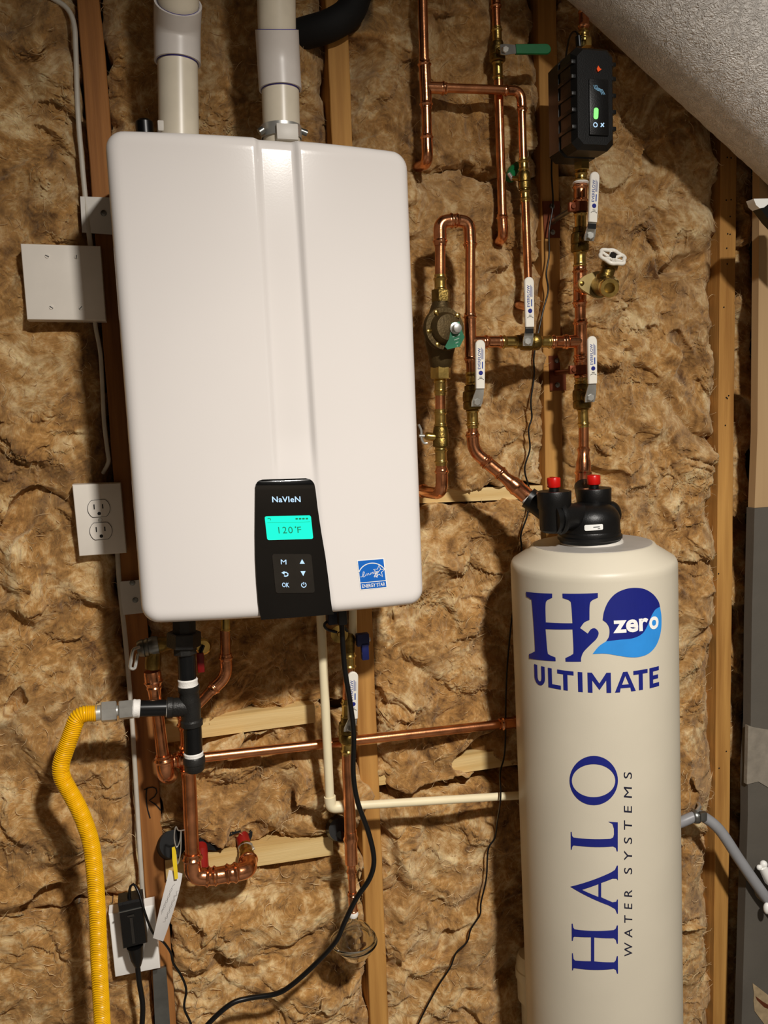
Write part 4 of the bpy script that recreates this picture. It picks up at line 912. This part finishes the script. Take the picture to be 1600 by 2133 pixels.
MB().between(W(736, 1898, PK), W(736, 1909, PK), [(0, 9*k2), (.5, 11*k2), (1, 9*k2)], 20).build('thread_tape', 'tape_white', t)

# ------------------------------------------------------------------ plates, cords, tag
def plate(name, label, cat, cs, p, th, m, bev=.004):
    t = thing(name, label, cat, W(*cs[3], p)); q = P3(cs, p); c = sum(q, Vector())/4
    def ins(k_, dy): return [c+(a_-c)*k_+Vector((0, dy, 0)) for a_ in q]
    mb = MB().grid([ins(1, th), ins(1, .0025), ins(.985, .0005), ins(.96, 0)], cu=True); mb.f += [(12, 13, 14, 15), (0, 1, 2, 3)]
    mb.build('plate', m, t, ang=20); return t
t = plate('blank_wall_plate', 'large square blank white wall plate left of the heater', 'wall plate', [(42, 507), (209, 512), (221, 668), (56, 666)], .034, .03, 'plate_white')
for s in ((98, 533), (159, 535), (107, 640), (168, 641)):
    mb = MB().lathe(W(*s, .034), (0, -1, 0), [(0, .0038), (.0012, .0035)], 14); mb.build('screw', 'plate_white', t); MB().rbox(W(*s, .0355), (.0006, .0004, .003), 0, Matrix.Rotation(random.random()*3, 3, 'Y')).build('screw_slot', 'print_gray', t)
t = plate('wall_outlet', 'white duplex wall outlet left of the heater', 'outlet', [(150, 1010), (251, 1006), (264, 1152), (165, 1159)], .034, .03, 'plate_white')
for cx, cy in ((206, 1059), (210.5, 1106)):
    c = W(cx, cy, .0345); kk = ppm(cx, cy, .034); R = 22*kk; ring_ = []
    for i in range(40):
        a_ = 2*PI*i/40; ring_.append(c+Vector((R*math.cos(a_), 0, max(-17.5*kk, min(17.5*kk, R*math.sin(a_))))))
    o = MB().prism(ring_, (0, -.0012, 0)).build('socket', 'plate_white', t)
    MB().sweep([p_+Vector((0, -.0006, 0)) for p_ in ring_+ring_[:1]], .0007, 6, False).build('socket_rim', 'print_gray', o)
    for dx, h in ((-9, 5.2), (8, 4.5)): MB().rbox(c+Vector((dx*kk, -.0014, 4*kk)), (1.1*kk, .0004, h*kk), 0).build('slot', 'marker_black', o)
    MB().lathe(c+Vector((0, -.001, -10.5*kk)), (0, -1, 0), [(0, 3.6*kk), (.0007, 3.6*kk)], 14).build('ground_hole', 'marker_black', o)
MB().lathe(W(208.5, 1083, .034), (0, -1, 0), [(0, .0035), (.0012, .003)], 12).build('screw', 'steel', t)
t = plate('wall_outlet', 'white outlet plate with a black adapter plugged in, bottom left', 'outlet', [(226, 1905), (322, 1886), (334, 2017), (240, 2036)], .034, .03, 'cover_white')
t = thing('power_adapter', 'black power adapter plugged into the bottom left outlet', 'adapter', W(280, 1975, .07))
q = P3([(245, 1884), (297, 1873), (307, 1966), (256, 1979)], .075); c = sum(q, Vector())/4; mb = MB(); lay = []
for dy, kk in ((.036, .98), (.034, 1), (.004, 1), (0, .93)): lay.append([c+(a_-c)*kk+Vector((0, dy, 0)) for a_ in q])
mb.grid(lay, cu=True); mb.f += [(0, 1, 2, 3), (12, 13, 14, 15)]; o = mb.build('case', 'black_plastic', t, ang=20)
MB().prism(P3([(246, 1901), (297, 1889), (297, 1891), (246, 1903)], .0765), (0, .002, 0)).build('seam', 'zinc', o)
print_on('raised_mark', [poly2d(w2([(270, 1912), (276, 1911), (282, 1965), (276, 1966)], .0765)), poly2d(w2([(264, 1908), (279, 1904), (280, 1909), (266, 1911)], .0765))], FP(.0765), 'keypad_gray', o)
MB().sweep(P3([(281, 1970, .062), (285, 1995, .062), (287, 2012, .06)]), [.0145, .012, .006], 14).build('plug', 'black_rubber', t)
MB().sweep(P3([(269, 1882, .06), (269, 1860, .06)]), [.0035, .003], 10).build('cord_boot', 'black_rubber', t)
def kid(t, name, pts, r, m='black_rubber'): return MB().sweep(spline(P3(pts), .006), r, 12).build(name, m, t)
def cord(label, pts, r, m='black_rubber', name='power_cord', cat='cord', p=None):
    q = P3(pts, p); return tag(MB().sweep(spline(q, .006), r, 12).build(name, m), label, cat)
kid(t, 'cord', [(286, 2008, .06), (290, 2045, .06), (297, 2090, .06), (296, 2133, .06), (290, 2220, .06)], .0048)
kid(t, 'lead', [(269, 1866, .06), (271, 1848, .06), (279, 1842, .06), (290, 1862, .07), (303, 1905, .082), (320, 1945, .07), (341, 1963, .05), (356, 1985, .045), (361, 2006, .045), (378, 2033, .045), (388, 2062, .045), (384, 2100, .045), (400, 2140, .045), (420, 2230, .045)], .0022)
t = thing('appliance_cord', 'thick black power cord with dark plug drooping from under the heater past the glass bulb', 'cord', W(696, 1300, .15)); MB().rbox(W(696, 1282, .13), (.0125, .012, .014), .002).build('block', 'blue_dark', t)
kid(t, 'cord', [(711, 1262, .17), (712, 1300, .17), (718, 1390, .17), (729, 1460, .165), (737, 1530, .16), (736, 1610, .16), (745, 1670, .16), (768, 1735, .16), (779, 1790, .16), (770, 1830, .16), (742, 1872, .16), (716, 1925, .16), (700, 1960, .15), (660, 2005, .13), (610, 2050, .12), (575, 2070, .11), (520, 2079, .1), (480, 2092, .1), (432, 2135, .1), (400, 2180, .1)], .0046)
MB().rbox(W(712, 1272, .17), (.008, .008, .024), .003).build('strain_relief', 'black_rubber', t)
cord('long thin black sensor wire wandering from the leak sensor down past the tank', [(1206, 82, .12), (1200, 66, .11), (1188, 74, .09), (1180, 110, .06), (1172, 180, .03), (1158, 260, .025), (1151, 300, .025), (1149, 360, .025), (1152, 425, .025), (1144, 480, .025), (1144, 530, .025), (1138, 570, .025), (1142, 605, .025), (1132, 645, .025), (1120, 700, .03), (1112, 745, .03), (1113, 780, .025), (1106, 835, .025), (1108, 870, .025), (1101, 895, .025), (1104, 935, .025), (1093, 978, .025), (1105, 1030, .025), (1098, 1075, .03), (1085, 1115, .03), (1086, 1160, .03), (1065, 1300, .03), (1055, 1420, .03), (1052, 1560, .03), (1042, 1610, .045), (1043, 1660, .11), (1036, 1710, .05), (1031, 1745, .03), (1017, 1770, .03), (1013, 1830, .03), (1002, 1880, .03), (1000, 1905, .03), (981, 1935, .03), (973, 1962, .03), (950, 1985, .03), (938, 2015, .03), (915, 2050, .03), (890, 2095, .03), (868, 2140, .03), (840, 2200, .03)], .0017, name='sensor_wire', cat='wire')
cord('pale electrical cable bending down along the left stud at the top', [(-60, -60, .012), (60, -32, .012), (112, -2, .012), (140, 18, .012), (154, 50, .012), (158, 110, .012), (162, 230, .012), (170, 330, .012), (178, 415, .012), (187, 500, .012), (190, 530, -.01)], .0042, 'cable_white', 'electrical_cable', 'cable')
cord('pale electrical cable between the blank plate and the duplex outlet', [(196, 640, .005), (199, 680, .012), (209, 735, .012), (213, 800, .012), (217, 880, .012), (224, 940, .012), (226, 962, .01), (215, 985, -.01)], .0035, 'cable_white', 'electrical_cable', 'cable')
cord('pale electrical cable along the left stud below the duplex outlet', [(244, 1140, .0), (246, 1175, .012), (250, 1230, .012), (260, 1320, .012), (268, 1410, .012), (275, 1500, .012), (280, 1580, .01), (287, 1700, .01), (293, 1800, .01), (299, 1890, .0), (302, 1920, -.02)], .0042, 'cable_white', 'electrical_cable', 'cable')
tag(MB().prism(P3([(318, 2022), (346, 2014), (366, 2300), (330, 2300)], .006), (0, .02, 0)).build('metal_guard', 'zinc'), 'grey strip beside the stud under the bottom left outlet', 'strip')
# tag with wire
t = thing('paper_tag', 'white handwritten paper tag on a yellow strip and wire loop', 'tag', W(345, 1900, .11))
MB().sweep(spline(P3([(384, 1729, .1), (372, 1730, .11), (366, 1722, .115), (363, 1745, .115), (368, 1765, .115), (375, 1750, .115), (377, 1730, .115), (376, 1775, .115), (370, 1800, .115), (367, 1780, .115)]), .003), .0011, 6).build('wire_loop', 'steel', t)
MB().prism(P3([(358, 1766), (364, 1764), (367, 1775), (371, 1830), (364, 1832), (359, 1790)], .118), (0, .0012, 0)).build('yellow_strip', 'tag_yellow', t)
rows = []
for i in range(13):
    f = i/12; l = W(352+(319-352)*f**1.15-2*math.sin(f*3), 1812+f*142, .112+.012*math.sin(f*2.2)); r_ = W(380+(340-380)*f**1.3, 1820+f*141, .105+.004*math.sin(f*3)); rows.append([l.lerp(r_, j/4) for j in range(5)])
mb = MB().grid(rows); mb.grid([[p_+Vector((0, .0006, 0)) for p_ in r_] for r_ in rows]); pt = mb.build('paper', 'paper', t)
sh = []
for i in range(2):
    sh.append(stroke2d(w2([(363+i*8-f*26+1.6*math.sin(f*34+i*2), 1840+f*62+i*14+1.2*math.cos(f*41)) for f in np.linspace(0, 1, 40)], .128), .0005))
print_on('handwriting', sh, FP(.128), 'print_gray', pt)

# ------------------------------------------------------------------ the tank
TX0, TZ0 = .7444, -.3965+EYE; TR = .1448
TA = Vector((-.0161, 0, 1)).normalized(); TB = Vector((TX0+.0161*(TZ0-FL), -.2, FL))
TEX = (Vector((1, 0, 0))-TA*TA.x).normalized(); TEY = TA.cross(TEX)
def TP(x, y, z): return TB+TEX*x+TEY*y+TA*z
def tinv(px, py):
    d = ray(px, py); o = EYEV-TB; ox, oy, dx, dy = o.dot(TEX), o.dot(TEY), d.dot(TEX), d.dot(TEY)
    a_ = dx*dx+dy*dy; b_ = ox*dx+oy*dy; c_ = ox*ox+oy*oy-TR*TR; s = (-b_-math.sqrt(max(0, b_*b_-a_*c_)))/a_
    p_ = o+d*s; return Vector((math.atan2(p_.dot(TEX), -p_.dot(TEY))*TR, p_.dot(TA)))
def TS(s, z): a_ = s/TR; return TP(math.sin(a_)*(TR+.0006), -math.cos(a_)*(TR+.0006), z)
zsh = tinv(1232, 1203).y; 
# chamfer top height from its front edge
def zfor(px, py, p): q_ = W(px, py, p)-TB; return q_.dot(TA)
ztop = zfor(1232, 1157, .2+.107)
tank = thing('water_tank', 'tall beige cylindrical water filter tank with blue lettering', 'tank', TB)
prof = [(.0, TR*.9), (.004, TR*.97), (.02, TR)]+[(.02+(zsh-.03)*i/12, TR) for i in range(1, 13)]+[(zsh-.003, TR), (zsh+.002, TR-.0015), (zsh+.006, TR-.004), (ztop-.006, .1105), (ztop-.001, .107), (ztop, .103)]
MB().lathe(TB, TA, prof, 128).build('tank_shell', 'tank_beige', tank, ang=50)
MB().lathe(TP(0, 0, ztop), TA, [(-.002, .104), (.0005, .103), (.001, .09), (.001, .052)], 80, False).build('tank_top', 'tank_gray', tank)
MB().lathe(TP(0, 0, ztop-.004), TA, [(0, .055), (.008, .054), (.010, .05)], 50).build('neck_ring', 'white_case', tank)
def z4(l): return [(1040+q[0]/4, 960+q[1]/4)+tuple(q[2:]) for q in l]
def tl(l): return [tinv(q.x, q.y) for q in smooth2d(l)]
Hl = [(225, 1090, 1), (443, 1105, 1), (443, 1140, 1), (400, 1163), (388, 1205), (390, 1345, 1), (612, 1352, 1), (602, 1205), (588, 1165), (530, 1142, 1), (528, 1105, 1), (822, 1100, 1), (822, 1140, 1), (775, 1162), (755, 1200), (752, 1325, 1), (710, 1345), (675, 1392, 1), (738, 1438, 1), (765, 1402), (800, 1395), (828, 1430), (812, 1480), (760, 1532), (705, 1590), (684, 1640), (683, 1672, 1), (555, 1672, 1), (553, 1642, 1), (605, 1615), (620, 1585), (612, 1403, 1), (388, 1400, 1), (404, 1585), (420, 1615), (470, 1637, 1), (472, 1668, 1), (252, 1645, 1), (250, 1610, 1), (290, 1590), (300, 1550), (276, 1195), (262, 1152), (228, 1130, 1)]
Sc = [(1338, 1215, 1), (1300, 1238), (1270, 1285), (1232, 1375), (1190, 1440), (1110, 1478), (1000, 1490), (890, 1503, 1)]
Dn = [(862, 1325, 1), (875, 1250), (910, 1170), (970, 1105), (1050, 1068), (1130, 1057), (1210, 1068), (1280, 1110), (1325, 1170)]+Sc+[(915, 1460), (918, 1400), (898, 1355)]
Dl = [(1338, 1215, 1), (1350, 1300), (1345, 1420), (1310, 1530), (1250, 1600), (1170, 1632), (1080, 1635), (980, 1620), (880, 1605), (778, 1608, 1), (830, 1545)]+Sc[::-1][:-1]
cut = TR*.05
print_on('logo_navy', [poly2d(tl(z4(Hl))), poly2d(tl(z4(Dn)))], TS, 'print_navy', tank, cut)
print_on('logo_sky', [poly2d(tl(z4(Dl)))], TS, 'print_sky', tank, cut)
TS2 = lambda s, z: TP(math.sin(s/TR)*(TR+.0011), -math.cos(s/TR)*(TR+.0011), z)
zq = [tinv(1040+x/4, 960+y/4) for x, y in ((950, 1436), (1325, 1393), (945, 1328))]
print_on('logo_word', [place_text('zer', zq[0], zq[0]+(zq[1]-zq[0])*.735, zq[2], bold=.03), place_text('o', zq[0]+(zq[1]-zq[0])*.755, zq[1], zq[2]+(zq[1]-zq[0])*.755, bold=.03)], TS2, 'sticker_white', tank, cut)
uq = [tinv(1040+x/4, 960+y/4) for x, y in ((300, 1893), (1330, 1842), (295, 1730))]; um = tinv(1040+800/4, 960+1920/4)
# letters stand level round the tank
zb_ = (uq[0].y+um.y+uq[1].y)/3; zt_ = zb_+(uq[2].y-uq[0].y)*.98
def caps(word, boxes, z0, z1, sw):
    out = []
    for ch, (a, b) in zip(word, boxes):
        tx, ty = sw/(b-a), sw*.92/(z1-z0); ho = []
        if ch == 'U':
            ar = [(.5-.5*math.cos(t), .40-.42*math.sin(t)) for t in np.linspace(0, PI, 14)]; r_ = .5-tx
            ai = [(.5+r_*math.cos(t), .40-(.42-ty)*math.sin(t)) for t in np.linspace(0, PI, 14)]
            lp = [(0, 1)]+ar+[(1, 1), (1-tx, 1)]+ai+[(tx, 1)]
        elif ch == 'L': lp = [(0, 1), (0, 0), (1, 0), (1, ty), (tx, ty), (tx, 1)]
        elif ch == 'T': lp = [(0, 1), (0, 1-ty), (.5-tx/2, 1-ty), (.5-tx/2, 0), (.5+tx/2, 0), (.5+tx/2, 1-ty), (1, 1-ty), (1, 1)]
        elif ch == 'I': lp = [(0, 1), (0, 0), (1, 0), (1, 1)]
        elif ch == 'E': lp = [(0, 1), (0, 0), (1, 0), (1, ty), (tx, ty), (tx, .5-ty/2), (.9, .5-ty/2), (.9, .5+ty/2), (tx, .5+ty/2), (tx, 1-ty), (1, 1-ty), (1, 1)]
        elif ch == 'M': lp = [(0, 0), (0, 1), (tx*.95, 1), (.5, .47), (1-tx*.95, 1), (1, 1), (1, 0), (1-tx, 0), (1-tx, .62), (.5, .14), (tx, .62), (tx, 0)]
        else:
            lp = [(0, 0), (.5-tx*.5, 1), (.5+tx*.5, 1), (1, 0), (1-tx*1.1, 0), (.735, .2), (.265, .2), (tx*1.1, 0)]; ho = [[(.335, .37), (.5, .80), (.665, .37)]]
        mp = lambda l: [(a+(b-a)*p[0], z0+(z1-z0)*p[1]) for p in l]
        out.append(poly2d(mp(lp), *[mp(h) for h in ho]))
    return out
fx_ = lambda q: uq[0].x+(uq[1].x-uq[0].x)*(q-297)/1034
xs = [(fx_(a_), fx_(b_)) for a_, b_ in ((297, 406), (437, 545), (518, 648), (680, 714), (752, 922), (950, 1112), (1095, 1217), (1235, 1331))]
print_on('tank_word', caps('ULTIMATE', xs, zb_, zt_, fx_(34)-fx_(0)), TS, 'print_navy', tank, cut)
def h4(l): return [(1040+q[0]/3.37, 1500+q[1]/3.37)+tuple(q[2:]) for q in l]
def hl(l): return [tinv(*q[:2]) for q in h4(l)]
ell = lambda cx, cy, rx_, ry_: [(cx+rx_*math.cos(a_), cy+ry_*math.sin(a_)) for a_ in np.linspace(0, 2*PI, 49)[:-1]]
big = [poly2d(hl(ell(664, 423, 169, 173)), hl(ell(663, 424, 152, 116))[::-1])]
big.append(poly2d(hl([(503, 783), (509, 783), (513, 812), (522, 823), (780, 832), (800, 822), (806, 800), (805, 760), (795, 728), (765, 712), (832, 716), (832, 920), (825, 920), (818, 895), (800, 886), (524, 878), (514, 888), (510, 908), (504, 908)])))
big.append(poly2d(hl([(500, 1168), (780, 1070), (812, 1050), (826, 1020), (833, 1020), (833, 1124), (824, 1112), (795, 1112), (716, 1142), (716, 1242), (795, 1277), (822, 1273), (827, 1258), (833, 1258), (833, 1357), (827, 1357), (814, 1325), (770, 1300)]), hl([(582, 1190), (697, 1150), (697, 1240)])[::-1]))
big.append(poly2d(hl([(510, 1428), (517, 1428), (521, 1455), (530, 1467), (805, 1472), (818, 1462), (826, 1440), (833, 1440), (833, 1568), (826, 1568), (818, 1540), (805, 1530), (668, 1524), (668, 1692), (806, 1698), (818, 1685), (826, 1655), (833, 1655), (834, 1778), (827, 1778), (819, 1752), (805, 1745), (532, 1740), (522, 1740), (519, 1755), (513, 1755), (512, 1635), (518, 1635), (523, 1675), (533, 1686), (645, 1691), (645, 1523), (530, 1519), (521, 1525), (518, 1548), (511, 1548)])))
print_on('tank_name', big, TS, 'print_navy', tank, cut)
v, f = text2d('WATER SYSTEMS', 0, 1.75); x0 = min(q_[0] for q_ in v); x1 = max(q_[0] for q_ in v); y1 = max(q_[1] for q_ in v)
A_, B_, C_ = tinv(1040+935/3.37, 1500+1660/3.37), tinv(1040+931/3.37, 1500+366/3.37), tinv(1040+879/3.37, 1500+1656/3.37)
dd_ = B_-A_
print_on('tank_subtitle', [place_text('WATER', A_, A_+dd_*.37, C_, spacing=1.8)], TS, 'print_black', tank, cut)
print_on('tank_subtitle', [place_text('SYSTEMS', A_+dd_*.455, B_, C_+dd_*.455, spacing=1.8)], TS, 'print_black', tank, cut)
# bypass head
HZ = ztop+.004; head = thing('valve_head', 'black plastic valve head with two red knobs on top of the tank', 'valve', TP(0, 0, HZ))
def head_r(px): return abs(W(px, 1100, .2).x-W(1230, 1100, .2).x)
Rb = head_r(1288)*.97
zd = zfor(1232, 1046, .2)
MB().lathe(TP(-.004, 0, HZ), TA, [(0, Rb*.98), (.004, Rb), (.006, Rb*1.05), (.011, Rb*1.05), (.013, Rb), (.017, Rb*1.01), (.02, Rb*.99)], 56).build('base_collar', 'black_plastic', head)
hh_ = zd-HZ
mb = MB().lathe(TP(-.004, 0, HZ), TA, [(.015, Rb*.98)]+[(.02+(hh_-.05)*i/3, Rb*.985) for i in range(4)]+[(hh_-.03+.03*math.sin(a_), Rb*.985*(.28+.72*math.cos(a_))) for a_ in np.linspace(.15, PI/2, 9)], 56)
mb.build('dome', 'black_plastic', head, ang=50)
for (cx, ty, by), yy, nm in (((1154, 1022, 1108), .215, 'inlet_tower'), ((1237, 1016, 1100), .185, 'outlet_tower')):
    A, B = W(cx+2, by, yy), W(cx, ty, yy); r_ = 35*ppm(cx, ty, yy)
    MB().between(A, B, [(0, r_*.7), (.06, r_*.88), (.55, r_*.92), (.6, r_*1.0), (.97, r_*1.02), (.99, r_), (1, r_*.9), (.98, r_*.5), (1.01, r_*.3)], 40).build(nm, 'black_plastic', head)
    o = MB().between(B-(B-A)*.05, B+(B-A)*.1, [(0, r_*.3), (1, r_*.3)], 18).build('knob_stem', 'black_plastic', head)
    top = B+(B-A).normalized()*.006
    MB().lathe(top, TA, [(0, 13*ppm(cx, ty, yy)), (.0015, 14*ppm(cx, ty, yy)), (.015, 14*ppm(cx, ty, yy)), (.0165, 13*ppm(cx, ty, yy))], 28).rbox(top+TA*.0165, (.003, 12*ppm(cx, ty, yy), .0012), .0005).build('red_knob', 'red_plastic', head, ang=30)
mb = MB(); mb.sweep(P3([(1150, 1080, .226), (1184, 1075, .224), (1214, 1076, .208)]), [.0265, .0228, .0228], 28); mb.lathe(W(1160, 1079, .226), (W(1190, 1074.5, .223)-W(1160, 1079, .226)), [(0, .0272), (.003, .0295), (.007, .0292), (.009, .0262)], 34); mb.build('cross_arm', 'black_plastic', head)
MB().ball(W(1271, 1071, .19), .021, 20, (.95, 1, 1.15)).build('side_boss', 'black_plastic', head)
MB().between(W(1150, 1070, .18), W(1100, 1036, .158), [(0, .02), (.3, .021), (.8, .0195), (1, .0195)], 26).build('inlet_port', 'black_plastic', head)
MB().between(W(1222, 1040, .17), W(1215, 1012, .14), [(0, .018), (1, .0165)], 22).build('outlet_port', 'black_plastic', head)
# white sticker wrapped on the dome
cc = TP(-.004, 0, 0)
def dinv(px, py):
    d = ray(px, py); o_ = EYEV-cc; rr_ = Rb*.99; ox, oy, dx, dy = o_.dot(TEX), o_.dot(TEY), d.dot(TEX), d.dot(TEY); a_ = dx*dx+dy*dy; b_ = ox*dx+oy*dy; c_ = ox*ox+oy*oy-rr_*rr_
    s_ = (-b_-math.sqrt(max(0, b_*b_-a_*c_)))/a_; p_ = o_+d*s_; return Vector((math.atan2(p_.dot(TEX), -p_.dot(TEY))*rr_, p_.dot(TA)))
DS = lambda e: (lambda s_, z_: cc+TEX*math.sin(s_/(Rb*.99))*(Rb*.99+e)-TEY*math.cos(s_/(Rb*.99))*(Rb*.99+e)+TA*z_)
o = print_on('white_sticker', [poly2d(rrect(dinv(1218, 1105.5), dinv(1256, 1103), dinv(1217.5, 1093.5), rad=.25))], DS(.001), 'sticker_white', head, .004)
print_on('sticker_marks', [stroke2d([dinv(1236, 1098), dinv(1249, 1097)], .0013), stroke2d([dinv(1245, 1101.2), dinv(1250, 1100.8)], .001)], DS(.0014), 'print_gray', o, .004)

# ------------------------------------------------------------------ odds and ends round the tank
t = thing('cream_canister', 'small cream plastic canister half hidden behind the left side of the tank', 'canister', W(1108, 2300, .05))
c = W(1110, 1985, .03); r_ = ppm(1100, 2000, .03)
MB().lathe(c, (0, 0, -1), [(-.004, 20*r_), (0, 30*r_), (.012, 34*r_), (.03, 35*r_), (.032, 37*r_), (.05, 37*r_), (.052, 34*r_), (.10, 33*r_), (.105, 26*r_), (.30, 25*r_)], 36).build('body', 'vinyl_cream', t)
t = thing('gray_conduit', 'grey plastic conduit curving from behind the tank to the right edge', 'conduit', W(1500, 1740, .08))
MB().sweep(spline(P3([(1390, 1722, .05), (1420, 1712, .05), (1450, 1700, .055), (1468, 1703, .06), (1500, 1730, .075), (1540, 1790, .09), (1580, 1848, .1), (1610, 1888, .1), (1660, 1950, .1)]), .005), .0115, 20).build('tube', 'conduit_gray', t)
mb = MB().between(W(1443, 1701, .055), W(1456, 1700, .057), [(0, .013), (.2, .015), (.8, .015), (1, .013)], 20); mb.rbox(W(1464, 1700, .068), (.008, .006, .010), .003); mb.build('coupling', 'zinc', t)
MB().sweep(P3([(1452, 1690, .06), (1458, 1680, .05), (1455, 1674, .03)]), .004, 8).build('strap', 'steel', t)
tag(MB().sweep(P3([(1444, 1672, .01), (1462, 1665, .012)]), .0065, 14).build('pipe_end', 'cable_white'), 'short white pipe end poking out above the grey conduit', 'pipe')
t = thing('white_connector', 'lobed white plastic connector at the right edge above the conduit', 'connector', W(1592, 1815, .1))
mb = MB(); mb.ball(W(1591, 1800, .11), .008); mb.ball(W(1582, 1807, .11), .006); mb.sweep(P3([(1588, 1805, .11), (1603, 1832, .11), (1625, 1850, .11)]), [.009, .012, .012], 14); mb.build('body', 'sticker_white', t)
MB().ball(W(1598, 1892, .112), .010, 14, (.8, .8, 1.3)).build('tie_end', 'sticker_white', t)
tag(MB().prism(P3(smooth2d([(1571, 1838, 1), (1580, 1844), (1610, 1875), (1610, 1895), (1590, 1880), (1574, 1865)], 3), q_ if False else .0805), (0, .001, 0)).build('torn_paper', 'kraft'), 'scrap of brown paper on the grey wall under the conduit', 'paper')
t = thing('torn_label', 'torn tan paper label on the grey wall at bottom right', 'label', W(1590, 2110, .081))
MB().prism(P3([(1568, 2048), (1576, 2054), (1602, 2074), (1640, 2095), (1640, 2180), (1605, 2150), (1590, 2130), (1572, 2106), (1570, 2085), (1571, 2070)], .0806), (0, .001, 0)).build('paper', 'kraft', t)
MB().prism(P3([(1574, 2075), (1590, 2087), (1606, 2096), (1606, 2104), (1592, 2098), (1577, 2083)], .0811), (0, .0005, 0)).build('red_print', 'copper_painted', t)
t = thing('wall_bracket', 'white and black bracket poking in at the upper right edge', 'bracket', W(1590, 440, .2))
MB().prism(P3([(1570, 414), (1660, 412), (1660, 440), (1602, 424), (1592, 432), (1583, 434), (1575, 427)], .2), (0, .02, 0)).build('white_tip', 'sticker_white', t)
MB().prism(P3([(1584, 434), (1593, 432), (1603, 423), (1660, 430), (1660, 520), (1603, 460)], .198), (0, .02, 0)).build('black_arm', 'black_plastic', t)
tag(MB().sweep(spline(P3([(1586, 320, .085), (1591, 345, .085), (1598, 370, .085), (1612, 395, .085)]), .004), .005, 10).build('electrical_cable', 'cable_white'), 'beige cable on the tan board under the duct', 'cable')
